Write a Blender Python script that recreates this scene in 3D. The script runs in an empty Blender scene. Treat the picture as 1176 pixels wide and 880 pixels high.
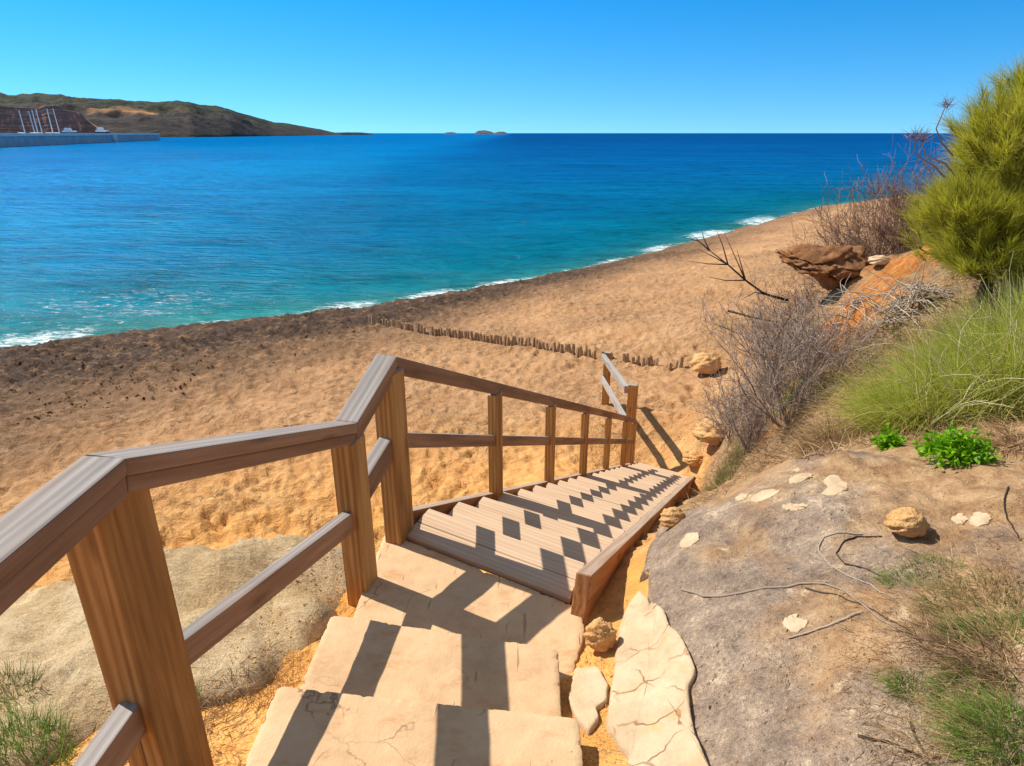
import bpy, bmesh, math, random
import numpy as np
from mathutils import Vector, Matrix
R = math.radians
rng = np.random.default_rng(7)
random.seed(7)
sc = bpy.context.scene
col = sc.collection

# ------------------------------------------------------------------ camera (eye at the origin, sea 8.7 m below)
F, PITCH = 740.0, math.atan(287 / 740.0)
CP, SP = math.cos(PITCH), math.sin(PITCH)
cam = bpy.data.cameras.new('camera'); camo = bpy.data.objects.new('camera', cam); col.objects.link(camo)
cam.sensor_width = 36; cam.lens = F / 1176 * 36; cam.clip_start = 0.05; cam.clip_end = 200000
camo.rotation_euler = (math.pi / 2 - PITCH, 0, 0)
sc.camera = camo
SEA = -8.7

def ray(u, v):
    a, b = (u - 588) / F, (440 - v) / F
    return np.array((a, CP + b * SP, -SP + b * CP))
def at_z(u, v, z):
    r = ray(u, v); return r * (z / r[2])
def at_y(u, v, y):
    r = ray(u, v); return r * (y / r[1])

# ------------------------------------------------------------------ noise
def _h(ix, iy, s):
    n = (ix * 374761393 + iy * 668265263 + s * 982451653) & 0xFFFFFFFF
    n = ((n ^ (n >> 13)) * 1274126177) & 0xFFFFFFFF
    n = n ^ (n >> 16)
    return n
def gnoise(x, y, s=0):
    x = np.asarray(x, float); y = np.asarray(y, float)
    x0 = np.floor(x).astype(np.int64); y0 = np.floor(y).astype(np.int64)
    fx, fy = x - x0, y - y0
    ux = fx * fx * fx * (fx * (fx * 6 - 15) + 10); uy = fy * fy * fy * (fy * (fy * 6 - 15) + 10)
    def g(i, j):
        a = _h(x0 + i, y0 + j, s) / 4294967296.0 * 2 * np.pi
        return np.cos(a) * (fx - i) + np.sin(a) * (fy - j)
    return ((g(0, 0) * (1 - ux) + g(1, 0) * ux) * (1 - uy) + (g(0, 1) * (1 - ux) + g(1, 1) * ux) * uy) * 1.5
def fbm(x, y, o=4, s=0, gain=.5):
    r = 0; a = 1.0; f = 1.0
    for i in range(o):
        r = r + a * gnoise(np.asarray(x) * f + 17.3 * i, np.asarray(y) * f - 9.1 * i, s + i); a *= gain; f *= 2.03
    return r
def ss(a, b, x):
    t = np.clip((np.asarray(x, float) - a) / (b - a), 0, 1); return t * t * (3 - 2 * t)

# ------------------------------------------------------------------ shoreline and terrain
shore_px = [(0, 400), (100, 387), (200, 376), (300, 365), (400, 355), (500, 340), (600, 322), (700, 302), (745, 291), (830, 268), (914, 245)]
SH = [np.array(p) for p in ((-700, -250), (-150, -58), (-60, -4))] + [at_z(u, v, SEA)[:2] for u, v in shore_px]
SH += [at_z(u, v, SEA)[:2] for u, v in ((950, 236), (1010, 231), (1090, 227), (1200, 224))]; e_ = SH[-1]; SH += [e_ + np.array(p) for p in ((200, 60), (900, 200))]
SH = np.array(SH)
def shore(x, y):
    x = np.asarray(x, float); y = np.asarray(y, float)
    best = np.full(x.shape, 1e18); sg = np.ones(x.shape)
    for a, b in zip(SH[:-1], SH[1:]):
        d = b - a; L2 = d @ d
        t = np.clip(((x - a[0]) * d[0] + (y - a[1]) * d[1]) / L2, 0, 1)
        px, py = x - a[0] - t * d[0], y - a[1] - t * d[1]
        q = px * px + py * py
        c = d[0] * py - d[1] * px                     # >0 left of the line = sea
        m = q < best; best = np.where(m, q, best); sg = np.where(m, np.where(c > 0, -1, 1), sg)
    return np.sqrt(best) * sg
def beach(x, y, d=None):
    if d is None: d = shore(x, y)
    return SEA + np.where(d > 0, 2.9 * (1 - np.exp(-d / 16.0)), np.maximum(.16 * d, -6))

E = np.array((.352, .936)); E /= np.linalg.norm(E); SL = .466
L0 = np.array((-.589, 3.007)); R0 = np.array((.277, 2.485)); W0 = R0 - L0; PN = np.array((E[1], -E[0]))
SLEN = 8.6
CT = [(0, -3, -1.6), (-2, -3, -1.75), (2, -3, -1.3), (4, -2, -.95), (-5, -3, -2.2), (0, 0, -1.75), (-1, .2, -1.8), (1, .2, -1.5), (2, .3, -1.2), (3.5, 1, -1.0), (-2, 0, -1.9),
      (-.3, 1.0, -2.0), (-.3, 1.8, -2.08), (-.2, 2.4, -2.18), (.1, 2.6, -2.2),
      (-1.1, 1.4, -1.97), (-1.5, 2.3, -2.05), (-2.4, 2.3, -2.22), (-1.0, 2.7, -2.2), (-1.1, 2.0, -2.02), (-1.7, 1.5, -1.95), (-2.1, 2.85, -2.32), (-2.8, 2.6, -2.42), (-1.4, 3.1, -2.28),
      (-.85, 3.1, -2.25), (-2.3, 4.3, -4.6), (-1.2, 4.4, -4.6), (-3.3, 3.9, -4.4), (-1.9, 6, -5.7), (-5, 1, -2.9), (-5, 3, -5.2), (-4, 0, -2.2), (-8, 1, -5.4), (-8, -3, -3),
      (-1.7, 3.6, -3.5), (-.8, 4.0, -3.9), (-2.6, 3.4, -3.5), (-4, 2.3, -3.0), (-3.4, 3.1, -3.3),
      # right rock
      (.45, 2.2, -2.07), (.5, 1.6, -1.87), (.66, 2.79, -2.1), (1.01, 3.04, -2.0), (1.57, 3.29, -1.86), (2.0, 3.21, -1.72), (2.41, 2.82, -1.57), (1.29, 2.19, -1.7), (1.66, 1.99, -1.55),
      (.74, 1.58, -1.75), (1.07, 1.25, -1.55), (1.3, 1.25, -1.4), (.9, 2.4, -1.85), (.5, .9, -1.7), (.35, 1.2, -1.86),
      # behind the rock
      (1.45, 3.9, -2.6), (2.3, 4.2, -2.2), (2.9, 3.7, -1.8), (1.5, 4.8, -3.2), (2.3, 5.8, -3.4), (2.93, 5.5, -2.7), (2.9, 4.4, -2.1), (3.6, 4.2, -1.75), (4.2, 5, -1.6), (5, 4, -1.2),
      (4.3, 6, -1.6), (4.2, 7.3, -1.72), (4.7, 9.0, -1.95), (6, 8, -1.3), (7, 5, -.7), (8, 9.5, -1.5), (10, 4, -.3), (10, -2, .2), (6, 0, -.6), (14, 8, -1.0),
      (3.5, 7.0, -2.7), (3.0, 7.2, -4.1), (3.8, 9.0, -3.3), (3.3, 9, -5.1), (3.7, 10.8, -5.3), (4.6, 10.5, -3.6), (5.0, 12, -4.4), (4.3, 13, -5.7), (6.5, 12, -3.5), (6.2, 15, -5.3), (8, 14, -3.7),
      (9, 18, -5.3), (12, 13, -2.7), (14, 22, -5.3), (20, 16, -3), (24, 26, -4.6), (40, 30, -3), (8, 22, -6.0), (13, 30, -6.0), (20, 38, -5.9), (30, 48, -5.9),
      (2.7, 8.2, -5.3), (3.3, 10.2, -5.85), (60, 20, 0), (30, -10, 2), (0, -12, -1.2), (-15, -12, -2.5)]
for t in (0.3, 1.5, 3, 4.5, 6, 7.3):
    c = L0 + W0 / 2 + E * t; z = -2.12 - SL * t
    CT.append((c[0], c[1], z - .22))
    r = c + PN * .68; CT.append((r[0], r[1], z + (.02 if t < 5 else -.1)))
    l = c - PN * .62; CT.append((l[0], l[1], z - .32 - .1 * t * (t < 3)))
    l = c - PN * 1.7
    if t > 1: CT.append((l[0], l[1], max(-5.9, z - 1.7)))
for x, y in ((2.6, 11.8), (1.5, 11.8), (2.2, 13.5), (3.4, 12.4), (0, 9), (-1.5, 8), (-4, 7), (-7, 6), (-10, 4), (-14, 0), (-20, -6), (4, 16), (0, 14), (-6, 14), (-14, 12), (8, 28), (2, 30), (-10, 22), (-30, -2), (20, 55),
             (-25, -14), (14, 46), (6, 18.5), (5.2, 15.2)):
    CT.append((x, y, float(beach(np.array(x), np.array(y)))))
CT = np.array(CT, float)
_Y = CT[:, 2] - beach(CT[:, 0], CT[:, 1]); _c = .35
def _phi(dx, dy): return np.sqrt(dx * dx + dy * dy + _c * _c)
_A = _phi(CT[:, None, 0] - CT[None, :, 0], CT[:, None, 1] - CT[None, :, 1])
_n = len(CT); _M = np.zeros((_n + 1, _n + 1)); _M[:_n, :_n] = _A - np.eye(_n) * .02; _M[:_n, _n] = 1; _M[_n, :_n] = 1
_w = np.linalg.solve(_M, np.r_[_Y, 0])
def residual(x, y):
    x = np.asarray(x, float).ravel(); y = np.asarray(y, float).ravel(); o = np.empty(len(x))
    for i in range(0, len(x), 20000):
        s = slice(i, i + 20000)
        o[s] = _phi(x[s, None] - CT[:, 0], y[s, None] - CT[:, 1]) @ _w[:_n] + _w[_n]
    return o
def base_h(x, y):
    x = np.asarray(x, float); y = np.asarray(y, float); sh = x.shape
    d = shore(x, y)
    res = residual(x, y).reshape(sh)
    fade = ss(2, 9, d) * (1 - ss(70, 110, np.hypot(x, y)))
    hill = ss(70, 160, np.hypot(x, y)) * ss(20, 120, d) * 16
    return beach(x, y, d) + np.maximum(res, -.25) * fade + hill, d, res * fade
def ground_h(x, y):
    h, d, res = base_h(x, y)
    r = np.hypot(x, y)
    sandy = 1 - ss(.5, 1.6, res)
    near_step = 1 - ss(.9, 2.2, np.hypot(np.asarray(x) + .2, np.asarray(y) - 1.8))
    wet = debris(x, y, d)
    n = .10 * fbm(x / 2.2, y / 2.2, 3, 3)
    # trampled sand: sharp ridged little dunes and footprints
    tram = (.45 + 1.1 * ss(-.35, .5, fbm(x / 4.5, y / 4.5, 3, 15))) * (1.5 - .5 * ss(9, 16, r)); rid = 1 - np.abs(fbm(x / .62, y / .62, 4, 11))
    n = n + sandy * .11 * tram * (rid - .7) * ss(0, 4, d) + sandy * .05 * fbm(x / .27, y / .27, 3, 13) * ss(0, 4, d)
    n = n + wet * (.17 * np.abs(fbm(x / .9, y / .6, 4, 23)) + .09 * fbm(x / .3, y / .3, 3, 29))
    n = n + (1 - sandy) * (.10 * fbm(x / .9, y / .9, 5, 31) + .03 * fbm(x / .13, y / .13, 2, 37)) * (1 - .75 * near_step)
    n = n * (1 - .8 * near_step)
    n = n * np.where(d < 0, .3, 1)
    return h + n
def debris(x, y, d):
    # dark stony wrack band along the water, wide at the left, thin to the right
    w = 25 - 17.5 * ss(-18, 3, x) - 1.5 * ss(4, 20, x) + 2.6 * fbm(x / 5, y / 5, 3, 41)
    return ss(-.1, .5, d) * (1 - ss(.3, 1.15, d / np.maximum(w, .5))) * (1 - .55 * ss(0, 24, x))
def gh1(x, y): return float(ground_h(np.array([x], float), np.array([y], float))[0])
def hits(uv, lift=0.0):
    """where the sight lines of the planning sketch meet the ground, as world points"""
    uv = np.atleast_2d(np.array(uv, float))
    rr = np.array([ray(*p) for p in uv]); ts = np.geomspace(.9, 120, 420)
    P = rr[:, None, :] * ts[None, :, None]
    H = base_h(P[..., 0], P[..., 1])[0]
    below = P[..., 2] < H
    out = []
    for i in range(len(uv)):
        k = int(np.argmax(below[i])) if below[i].any() else len(ts) - 1
        k = max(k, 1)
        a, b = ts[k - 1], ts[k]
        fa = P[i, k - 1, 2] - H[i, k - 1]; fb = P[i, k, 2] - H[i, k]
        t = a + (b - a) * fa / (fa - fb + 1e-9)
        p = rr[i] * t
        out.append((p[0], p[1], gh1(p[0], p[1]) + lift))
    return np.array(out)
def hit(u, v): return Vector(hits([(u, v)])[0])

# ------------------------------------------------------------------ materials
def lin(r, g, b):
    f = lambda c: (c / 255 / 12.92) if c / 255 <= .04045 else ((c / 255 + .055) / 1.055) ** 2.4
    return (f(r), f(g), f(b), 1)
class MB:
    def __init__(s, name):
        s.m = bpy.data.materials.new(name); s.m.use_nodes = True; s.nt = s.m.node_tree
        s.b = s.nt.nodes['Principled BSDF']; s.out = s.nt.nodes['Material Output']
        s.b.inputs['Roughness'].default_value = .85; s.b.inputs['Specular IOR Level'].default_value = .25
    def N(s, t, props=None, **ins):
        n = s.nt.nodes.new('ShaderNode' + t)
        for k, v in (props or {}).items(): setattr(n, k, v)
        for k, v in ins.items():
            k = k.replace('_', ' ')
            s.put(n.inputs[k], v)
        return n
    def put(s, sock, v):
        if isinstance(v, bpy.types.NodeSocket): s.nt.links.new(v, sock)
        else: sock.default_value = v
    def noise(s, vec, scale, detail=4, rough=.55, dist=0.0):
        return s.N('TexNoise', Vector=vec, Scale=scale, Detail=detail, Roughness=rough, Distortion=dist).outputs['Fac']
    def voro(s, vec, scale, feature='F1', rand=1.0):
        return s.N('TexVoronoi', {'feature': feature}, Vector=vec, Scale=scale, Randomness=rand).outputs['Distance']
    def ramp(s, fac, stops):
        n = s.N('ValToRGB', Fac=fac); el = n.color_ramp.elements
        while len(el) < len(stops): el.new(.5)
        for e, (p, c) in zip(el, stops):
            e.position = p; e.color = c if hasattr(c, '__len__') else (c, c, c, 1)
        return n.outputs['Color']
    def mix(s, f, a, b, mode='MIX'):
        n = s.N('Mix', {'data_type': 'RGBA', 'blend_type': mode})
        s.put(n.inputs[0], f); s.put(n.inputs[6], a); s.put(n.inputs[7], b); return n.outputs[2]
    def math(s, op, a, b=0.0, clamp=False):
        n = s.N('Math', {'operation': op, 'use_clamp': clamp}); s.put(n.inputs[0], a); s.put(n.inputs[1], b); return n.outputs[0]
    def attr(s, name): return s.N('Attribute', {'attribute_name': name}).outputs['Fac']
    def obj(s): return s.N('TexCoord').outputs['Object']
    def pos(s): return s.N('NewGeometry').outputs['Position']
    def mapv(s, vec, scale=(1, 1, 1), loc=(0, 0, 0), rot=(0, 0, 0)):
        n = s.N('Mapping', Vector=vec); n.inputs['Scale'].default_value = scale; n.inputs['Location'].default_value = loc; n.inputs['Rotation'].default_value = rot; return n.outputs[0]
    def rnd(s): return s.N('ObjectInfo').outputs['Random']
    def bump(s, h, strength=.5, dist=.02, normal=None):
        n = s.N('Bump', Height=h, Strength=strength, Distance=dist)
        if normal: s.nt.links.new(normal, n.inputs['Normal'])
        return n.outputs[0]
    def fin(s, color, rough=None, normal=None):
        s.put(s.b.inputs['Base Color'], color)
        if rough is not None: s.put(s.b.inputs['Roughness'], rough)
        if normal is not None: s.put(s.b.inputs['Normal'], normal)
        return s.m

def mat_ground():
    m = MB('sand_and_soil'); p = m.pos()
    n1 = m.noise(p, .7, 5); n2 = m.noise(p, 6, 6, .65); n3 = m.noise(p, 55, 4, .7); n4 = m.noise(p, 320, 2, .7)
    sand = m.ramp(m.math('ADD', m.math('MULTIPLY', n1, .55), m.math('MULTIPLY', n2, .45)),
                  [(.32, lin(156, 115, 76)), (.48, lin(180, 137, 95)), (.62, lin(198, 156, 113)), (.75, lin(213, 178, 138))])
    near = m.ramp(m.math('ADD', m.math('MULTIPLY', n1, .5), m.math('MULTIPLY', n2, .5)),
                  [(.32, lin(204, 142, 70)), (.5, lin(230, 168, 92)), (.7, lin(238, 190, 120))])
    sand = m.mix(m.attr('warm'), sand, near)
    grain = m.ramp(n4, [(.3, .82), (.7, 1.1)])
    sand = m.mix(1, sand, grain, 'MULTIPLY')
    dark = m.ramp(m.math('ADD', m.math('MULTIPLY', n2, .6), m.math('MULTIPLY', n3, .4)), [(.36, lin(44, 33, 27)), (.5, lin(72, 54, 41)), (.62, lin(104, 78, 56)), (.74, lin(150, 116, 84))])
    wetf = m.math('MULTIPLY', m.attr('wrack'), m.ramp(m.noise(m.mapv(p, (1, 1.6, 1)), 1.3, 6, .7), [(.34, .55), (.48, 1.0)]), True)
    c = m.mix(wetf, sand, dark)
    soil = m.ramp(n2, [(.3, lin(112, 84, 58)), (.48, lin(150, 118, 84)), (.62, lin(176, 142, 100)), (.75, lin(196, 160, 116))])
    c = m.mix(m.attr('soil'), c, soil)
    red = m.ramp(m.noise(p, 9, 5), [(.3, lin(150, 88, 38)), (.55, lin(200, 128, 60)), (.75, lin(220, 152, 84))])
    c = m.mix(m.attr('red'), c, red)
    c = m.mix(m.attr('damp'), c, lin(92, 72, 52))
    h = m.math('ADD', m.math('MULTIPLY', n2, .6), m.math('MULTIPLY', n3, .35))
    peb = m.math('SUBTRACT', 1.0, m.voro(p, 26))
    h = m.math('ADD', h, m.math('MULTIPLY', peb, m.math('MULTIPLY', wetf, .5)))
    lump_ = m.noise(p, 2.6, 6, .62, .5)
    nb = m.N('Bump', Height=lump_, Distance=.45); m.put(nb.inputs['Strength'], m.ramp(m.noise(p, .35, 3), [(.35, .35), (.65, 1.0)])); nb = nb.outputs[0]; nb = m.bump(h, .9, .032, nb); nb = m.bump(n4, .4, .0016, nb)
    c = m.mix(1, c, m.ramp(lump_, [(.3, .80), (.5, 1.0), (.68, 1.06)]), 'MULTIPLY')
    return m.fin(c, .92, nb)

def mat_rock(name, pal, warm, spots, streak=(1, 1, 1), fine=1.0, grad=None, pits=.5):
    m = MB(name); p = m.pos()
    n1 = m.noise(m.mapv(p, streak), 1.3, 5, .6, .3); n2 = m.noise(m.mapv(p, streak), 9, 6, .7); n3 = m.noise(p, 60, 4, .75); n4 = m.noise(p, 240, 2, .7)
    f = m.math('ADD', m.math('MULTIPLY', n1, .34), m.math('ADD', m.math('MULTIPLY', n2, .36), m.math('MULTIPLY', n3, .30)))
    c = m.ramp(f, pal)
    w = m.math('MULTIPLY', m.ramp(m.noise(m.mapv(p, (1, 1, 1), (3, 1, 0)), 1.5, 6, .68) if not grad else m.math('ADD', m.noise(m.mapv(p, (1, 1, 1), (3, 1, 0)), 1.5, 6, .68), m.math('MULTIPLY', m.math('SUBTRACT', m.N('SeparateXYZ', Vector=p).outputs['X'], grad[0]), grad[1])), [(.44, 0), (.6, 1)]), .8)
    c = m.mix(w, c, m.ramp(n2, warm))
    c = m.mix(m.ramp(m.noise(m.mapv(p, (1, 1, 1), (9, 4, 2)), 5.5, 5, .7), [(.62, 0), (.7, .85)]), c, spots)
    c = m.mix(m.ramp(m.noise(m.mapv(p, (1, 1, 1), (1, 8, 2)), 34, 4, .8), [(.57, 0), (.76, pits)]), c, lin(104, 86, 70))
    c = m.mix(1, c, m.ramp(n4, [(.3, .8), (.7, 1.18)]), 'MULTIPLY')
    h = m.math('ADD', m.math('MULTIPLY', n2, .6), m.math('MULTIPLY', n3, .45))
    nb = m.bump(n2, .8 * fine, .045); nb = m.bump(n3, .8 * fine, .0075, nb); nb = m.bump(n4, .5, .0012, nb)
    return m.fin(c, .9, nb)

def mat_pale(name='pale_limestone', cracks=True):
    m = MB(name); p = m.pos()
    n2 = m.noise(p, 7, 5, .6); n3 = m.noise(p, 70, 4, .7)
    c = m.ramp(m.math('ADD', m.math('MULTIPLY', n2, .7), m.math('MULTIPLY', n3, .3)), [(.3, lin(172, 146, 114)), (.5, lin(194, 169, 137)), (.7, lin(204, 183, 153))])
    h = m.math('ADD', m.math('MULTIPLY', n2, .5), m.math('MULTIPLY', n3, .3))
    c = m.mix(m.ramp(m.noise(p, 9, 6, .75), [(.56, 0), (.72, .7)]), c, lin(206, 156, 100))
    if cracks:
        pv = m.N('VectorMath', {'operation': 'ADD'}); m.put(pv.inputs[0], m.mapv(p, (1, 1, .2)))
        nv = m.N('TexNoise', Vector=p, Scale=6.0, Detail=3.0); sv = m.N('VectorMath', {'operation': 'SCALE'}); m.put(sv.inputs[0], nv.outputs['Color']); sv.inputs['Scale'].default_value = .16
        m.put(pv.inputs[1], sv.outputs[0])
        e = m.voro(pv.outputs[0], 5.2, 'DISTANCE_TO_EDGE')
        k = m.ramp(e, [(0, 1), (.008, .8), (.022, 0)])
        k = m.math('MULTIPLY', k, m.ramp(m.noise(p, 5, 2), [(.42, .05), (.56, 1)]))
        c = m.mix(m.math('MULTIPLY', k, .85), c, lin(150, 98, 50))
        h = m.math('SUBTRACT', h, m.math('MULTIPLY', k, .9))
    return m.fin(c, .85, m.bump(h, .6, .02))

def mat_step():
    m = MB('cast_sandstone'); p = m.pos()
    n1 = m.noise(p, 2.2, 5); n2 = m.noise(p, 14, 5, .65); n3 = m.noise(p, 110, 3, .7)
    c = m.ramp(m.math('ADD', m.math('MULTIPLY', n1, .55), m.math('MULTIPLY', n2, .45)), [(.3, lin(184, 149, 112)), (.48, lin(205, 170, 130)), (.68, lin(216, 185, 145))])
    dirt = m.ramp(m.noise(m.mapv(p, (1, 2.2, 1), (4, 2, 0), (0, 0, .9)), 4, 7, .75), [(.54, 0), (.72, .8)])
    c = m.mix(dirt, c, lin(184, 128, 76))
    scr = m.ramp(m.noise(m.mapv(p, (26, 3, 1), (0, 0, 0), (0, 0, -.7)), 1.5, 2, .4), [(.70, 0), (.74, .55)])
    c = m.mix(scr, c, lin(140, 98, 66))
    wv = m.N('VectorMath', {'operation': 'ADD'}); m.put(wv.inputs[0], m.mapv(p, (1, 1, .1))); sv = m.N('VectorMath', {'operation': 'SCALE'}); m.put(sv.inputs[0], m.N('TexNoise', Vector=p, Scale=5.0, Detail=4.0).outputs['Color']); sv.inputs['Scale'].default_value = .2; m.put(wv.inputs[1], sv.outputs[0])
    ck = m.math('MULTIPLY', m.ramp(m.voro(wv.outputs[0], 2.6, 'DISTANCE_TO_EDGE'), [(0, 1), (.007, 0)]), m.ramp(m.noise(p, 3.1, 2), [(.5, 0), (.58, .8)])); c = m.mix(ck, c, lin(128, 92, 64))
    pit = m.ramp(m.voro(p, 22), [(.03, 1), (.07, 0)])
    pit = m.math('MULTIPLY', pit, m.ramp(m.noise(p, 4, 2), [(.5, 0), (.6, 1)]))
    c = m.mix(m.math('MULTIPLY', pit, .75), c, lin(112, 74, 46))
    h = m.math('ADD', m.math('MULTIPLY', n2, .5), m.math('SUBTRACT', m.math('MULTIPLY', n3, .3), m.math('MULTIPLY', m.math('ADD', pit, scr), .5)))
    return m.fin(c, .85, m.bump(h, .55, .012))

def mat_wood(name, side, top, rough=.75, grey=1.0):
    """grain runs along the beam's own x axis; the faces open to the sky are bleached grey"""
    m = MB(name); o = m.obj(); r = m.rnd()
    off = m.N('CombineXYZ'); m.put(off.inputs[0], m.math('MULTIPLY', r, 37.0)); m.put(off.inputs[1], m.math('MULTIPLY', r, 11.0)); m.put(off.inputs[2], m.math('MULTIPLY', r, 23.0))
    v = m.N('VectorMath', {'operation': 'ADD'}); m.put(v.inputs[0], o); m.put(v.inputs[1], off.outputs[0]); v = v.outputs[0]
    big = m.noise(m.mapv(v, (1.1, 9, 9)), 1.0, 4, .55, .8)
    rings = m.N('TexWave', {'wave_type': 'BANDS', 'bands_direction': 'Y'}, Vector=m.mapv(v, (.5, 6, 5)), Scale=1.6, Distortion=9.0, Detail=3.0, Detail_Scale=.7).outputs['Fac']
    fine = m.noise(m.mapv(v, (2.2, 60, 60)), 1.0, 5, .6, .4); fib = m.noise(m.mapv(v, (7, 300, 300)), 1.0, 2, .6)
    f = m.math('ADD', m.math('MULTIPLY', big, .5), m.math('ADD', m.math('MULTIPLY', rings, .16), m.math('MULTIPLY', fine, .34)))
    c = m.ramp(f, [(.25, side[0]), (.48, side[1]), (.7, side[2])])
    kv = m.mapv(v, (2.1, 8, 8)); kd = m.voro(kv, 1.0); kn = m.ramp(kd, [(.06, 1), (.2, 0)])
    c = m.mix(m.math('MULTIPLY', kn, .7), c, side[0])
    g = m.ramp(f, [(.25, top[0]), (.5, top[1]), (.72, top[2])])
    nz = m.N('SeparateXYZ', Vector=m.N('NewGeometry').outputs['True Normal']).outputs['Z']
    gm = m.math('MULTIPLY', m.ramp(nz, [(.45, 0), (.8, 1)]), grey)
    gm = m.math('MULTIPLY', gm, m.ramp(m.noise(m.mapv(v, (1.5, 12, 12)), 1.0, 3), [(.25, .65), (.5, 1)]))
    c = m.mix(gm, c, g)
    chk = m.ramp(m.noise(m.mapv(v, (.6, 45, 45)), 1.0, 3, .5), [(.27, 1), (.31, 0)])
    c = m.mix(m.math('MULTIPLY', chk, .7), c, lin(40, 28, 22))
    h = m.math('ADD', m.math('MULTIPLY', fine, .35), m.math('SUBTRACT', m.math('MULTIPLY', fib, .35), m.math('MULTIPLY', chk, .9)))
    return m.fin(c, rough, m.bump(h, .5, .0035))

def mat_blade(name, stops, rough=.6, trans=.25, spread=.45):
    m = MB(name)
    f = m.math('ADD', m.math('MULTIPLY', m.attr('rnd'), spread), m.math('MULTIPLY', m.attr('tip'), 1 - spread))
    c = m.ramp(f, stops)
    m.fin(c, rough); m.b.inputs['Specular IOR Level'].default_value = .3
    if trans:
        t = m.N('BsdfTranslucent', Color=c); mx = m.N('MixShader'); mx.inputs[0].default_value = trans
        m.nt.links.new(m.b.outputs[0], mx.inputs[1]); m.nt.links.new(t.outputs[0], mx.inputs[2]); m.nt.links.new(mx.outputs[0], m.out.inputs[0])
    return m.m
def mat_bark(name, a, b, c):
    m = MB(name); p = m.pos()
    return m.fin(m.ramp(m.noise(m.mapv(p, (1, 1, .4)), 30, 5, .7), [(.3, a), (.5, b), (.7, c)]), .9, m.bump(m.noise(p, 90, 4), .6, .01))
def mat_plain(name, c1, c2, scale=3, rough=.7, bump=.2):
    m = MB(name); p = m.pos(); n = m.noise(p, scale, 5, .6)
    return m.fin(m.ramp(n, [(.3, c1), (.7, c2)]), rough, m.bump(n, bump, .05))

M = {}
M['ground'] = mat_ground()
M['grey_rock'] = mat_rock('grey_rock', [(.36, lin(84, 71, 61)), (.46, lin(130, 112, 97)), (.54, lin(158, 138, 118)), (.62, lin(204, 182, 152))],
                          [(.3, lin(138, 98, 60)), (.5, lin(170, 132, 90)), (.7, lin(198, 164, 120))], lin(210, 186, 150), grad=(1.15, .14))
M['pale_rock'] = mat_rock('pale_rock', [(.3, lin(170, 142, 106)), (.45, lin(214, 186, 144)), (.58, lin(230, 206, 164)), (.72, lin(240, 220, 184))],
                          [(.3, lin(166, 132, 88)), (.5, lin(196, 164, 116)), (.7, lin(210, 182, 136))], lin(226, 208, 172), (1.0, 2.2, 1.6), 1.3, None, .25)
M['pale'] = mat_pale(); M['pale_plain'] = mat_pale('pale_stone', False)
M['sandstone'] = mat_rock('sandstone', [(.3, lin(178, 132, 84)), (.5, lin(210, 164, 108)), (.7, lin(226, 186, 132))], [(.3, lin(176, 118, 62)), (.7, lin(214, 162, 98))], lin(220, 184, 134))
M['red_rock'] = mat_rock('conglomerate', [(.3, lin(96, 66, 42)), (.5, lin(140, 100, 66)), (.7, lin(182, 140, 98))], [(.3, lin(120, 70, 36)), (.7, lin(176, 118, 70))], lin(200, 164, 120))
M['step'] = mat_step()
M['rail'] = mat_wood('weathered_rail_wood', (lin(108, 78, 56), lin(148, 110, 80), lin(180, 140, 106)), (lin(108, 102, 98), lin(142, 135, 130), lin(170, 162, 156)))
M['post'] = mat_wood('post_wood', (lin(112, 72, 36), lin(172, 121, 64), lin(206, 158, 96)), (lin(120, 112, 108), lin(156, 148, 142), lin(184, 176, 168)))
M['tread'] = mat_wood('stair_wood', (lin(150, 118, 88), lin(178, 145, 111), lin(196, 164, 128)), (lin(176, 148, 120), lin(197, 168, 138), lin(210, 182, 152)))
M['stringer'] = mat_wood('stringer_wood', (lin(118, 72, 40), lin(156, 104, 60), lin(184, 130, 84)), (lin(150, 128, 108), lin(176, 152, 130), lin(198, 174, 150)))
M['stake'] = mat_plain('stake_wood', lin(140, 116, 88), lin(186, 156, 120), 12, .9)
M['stake_'] = mat_plain('wrack_pebbles', lin(70, 52, 40), lin(116, 88, 64), 1.5, .9)
M['grey_rail'] = mat_wood('grey_rail_wood', (lin(120, 106, 94), lin(156, 142, 128), lin(186, 174, 160)), (lin(130, 126, 122), lin(160, 156, 150), lin(184, 178, 172)))

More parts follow.
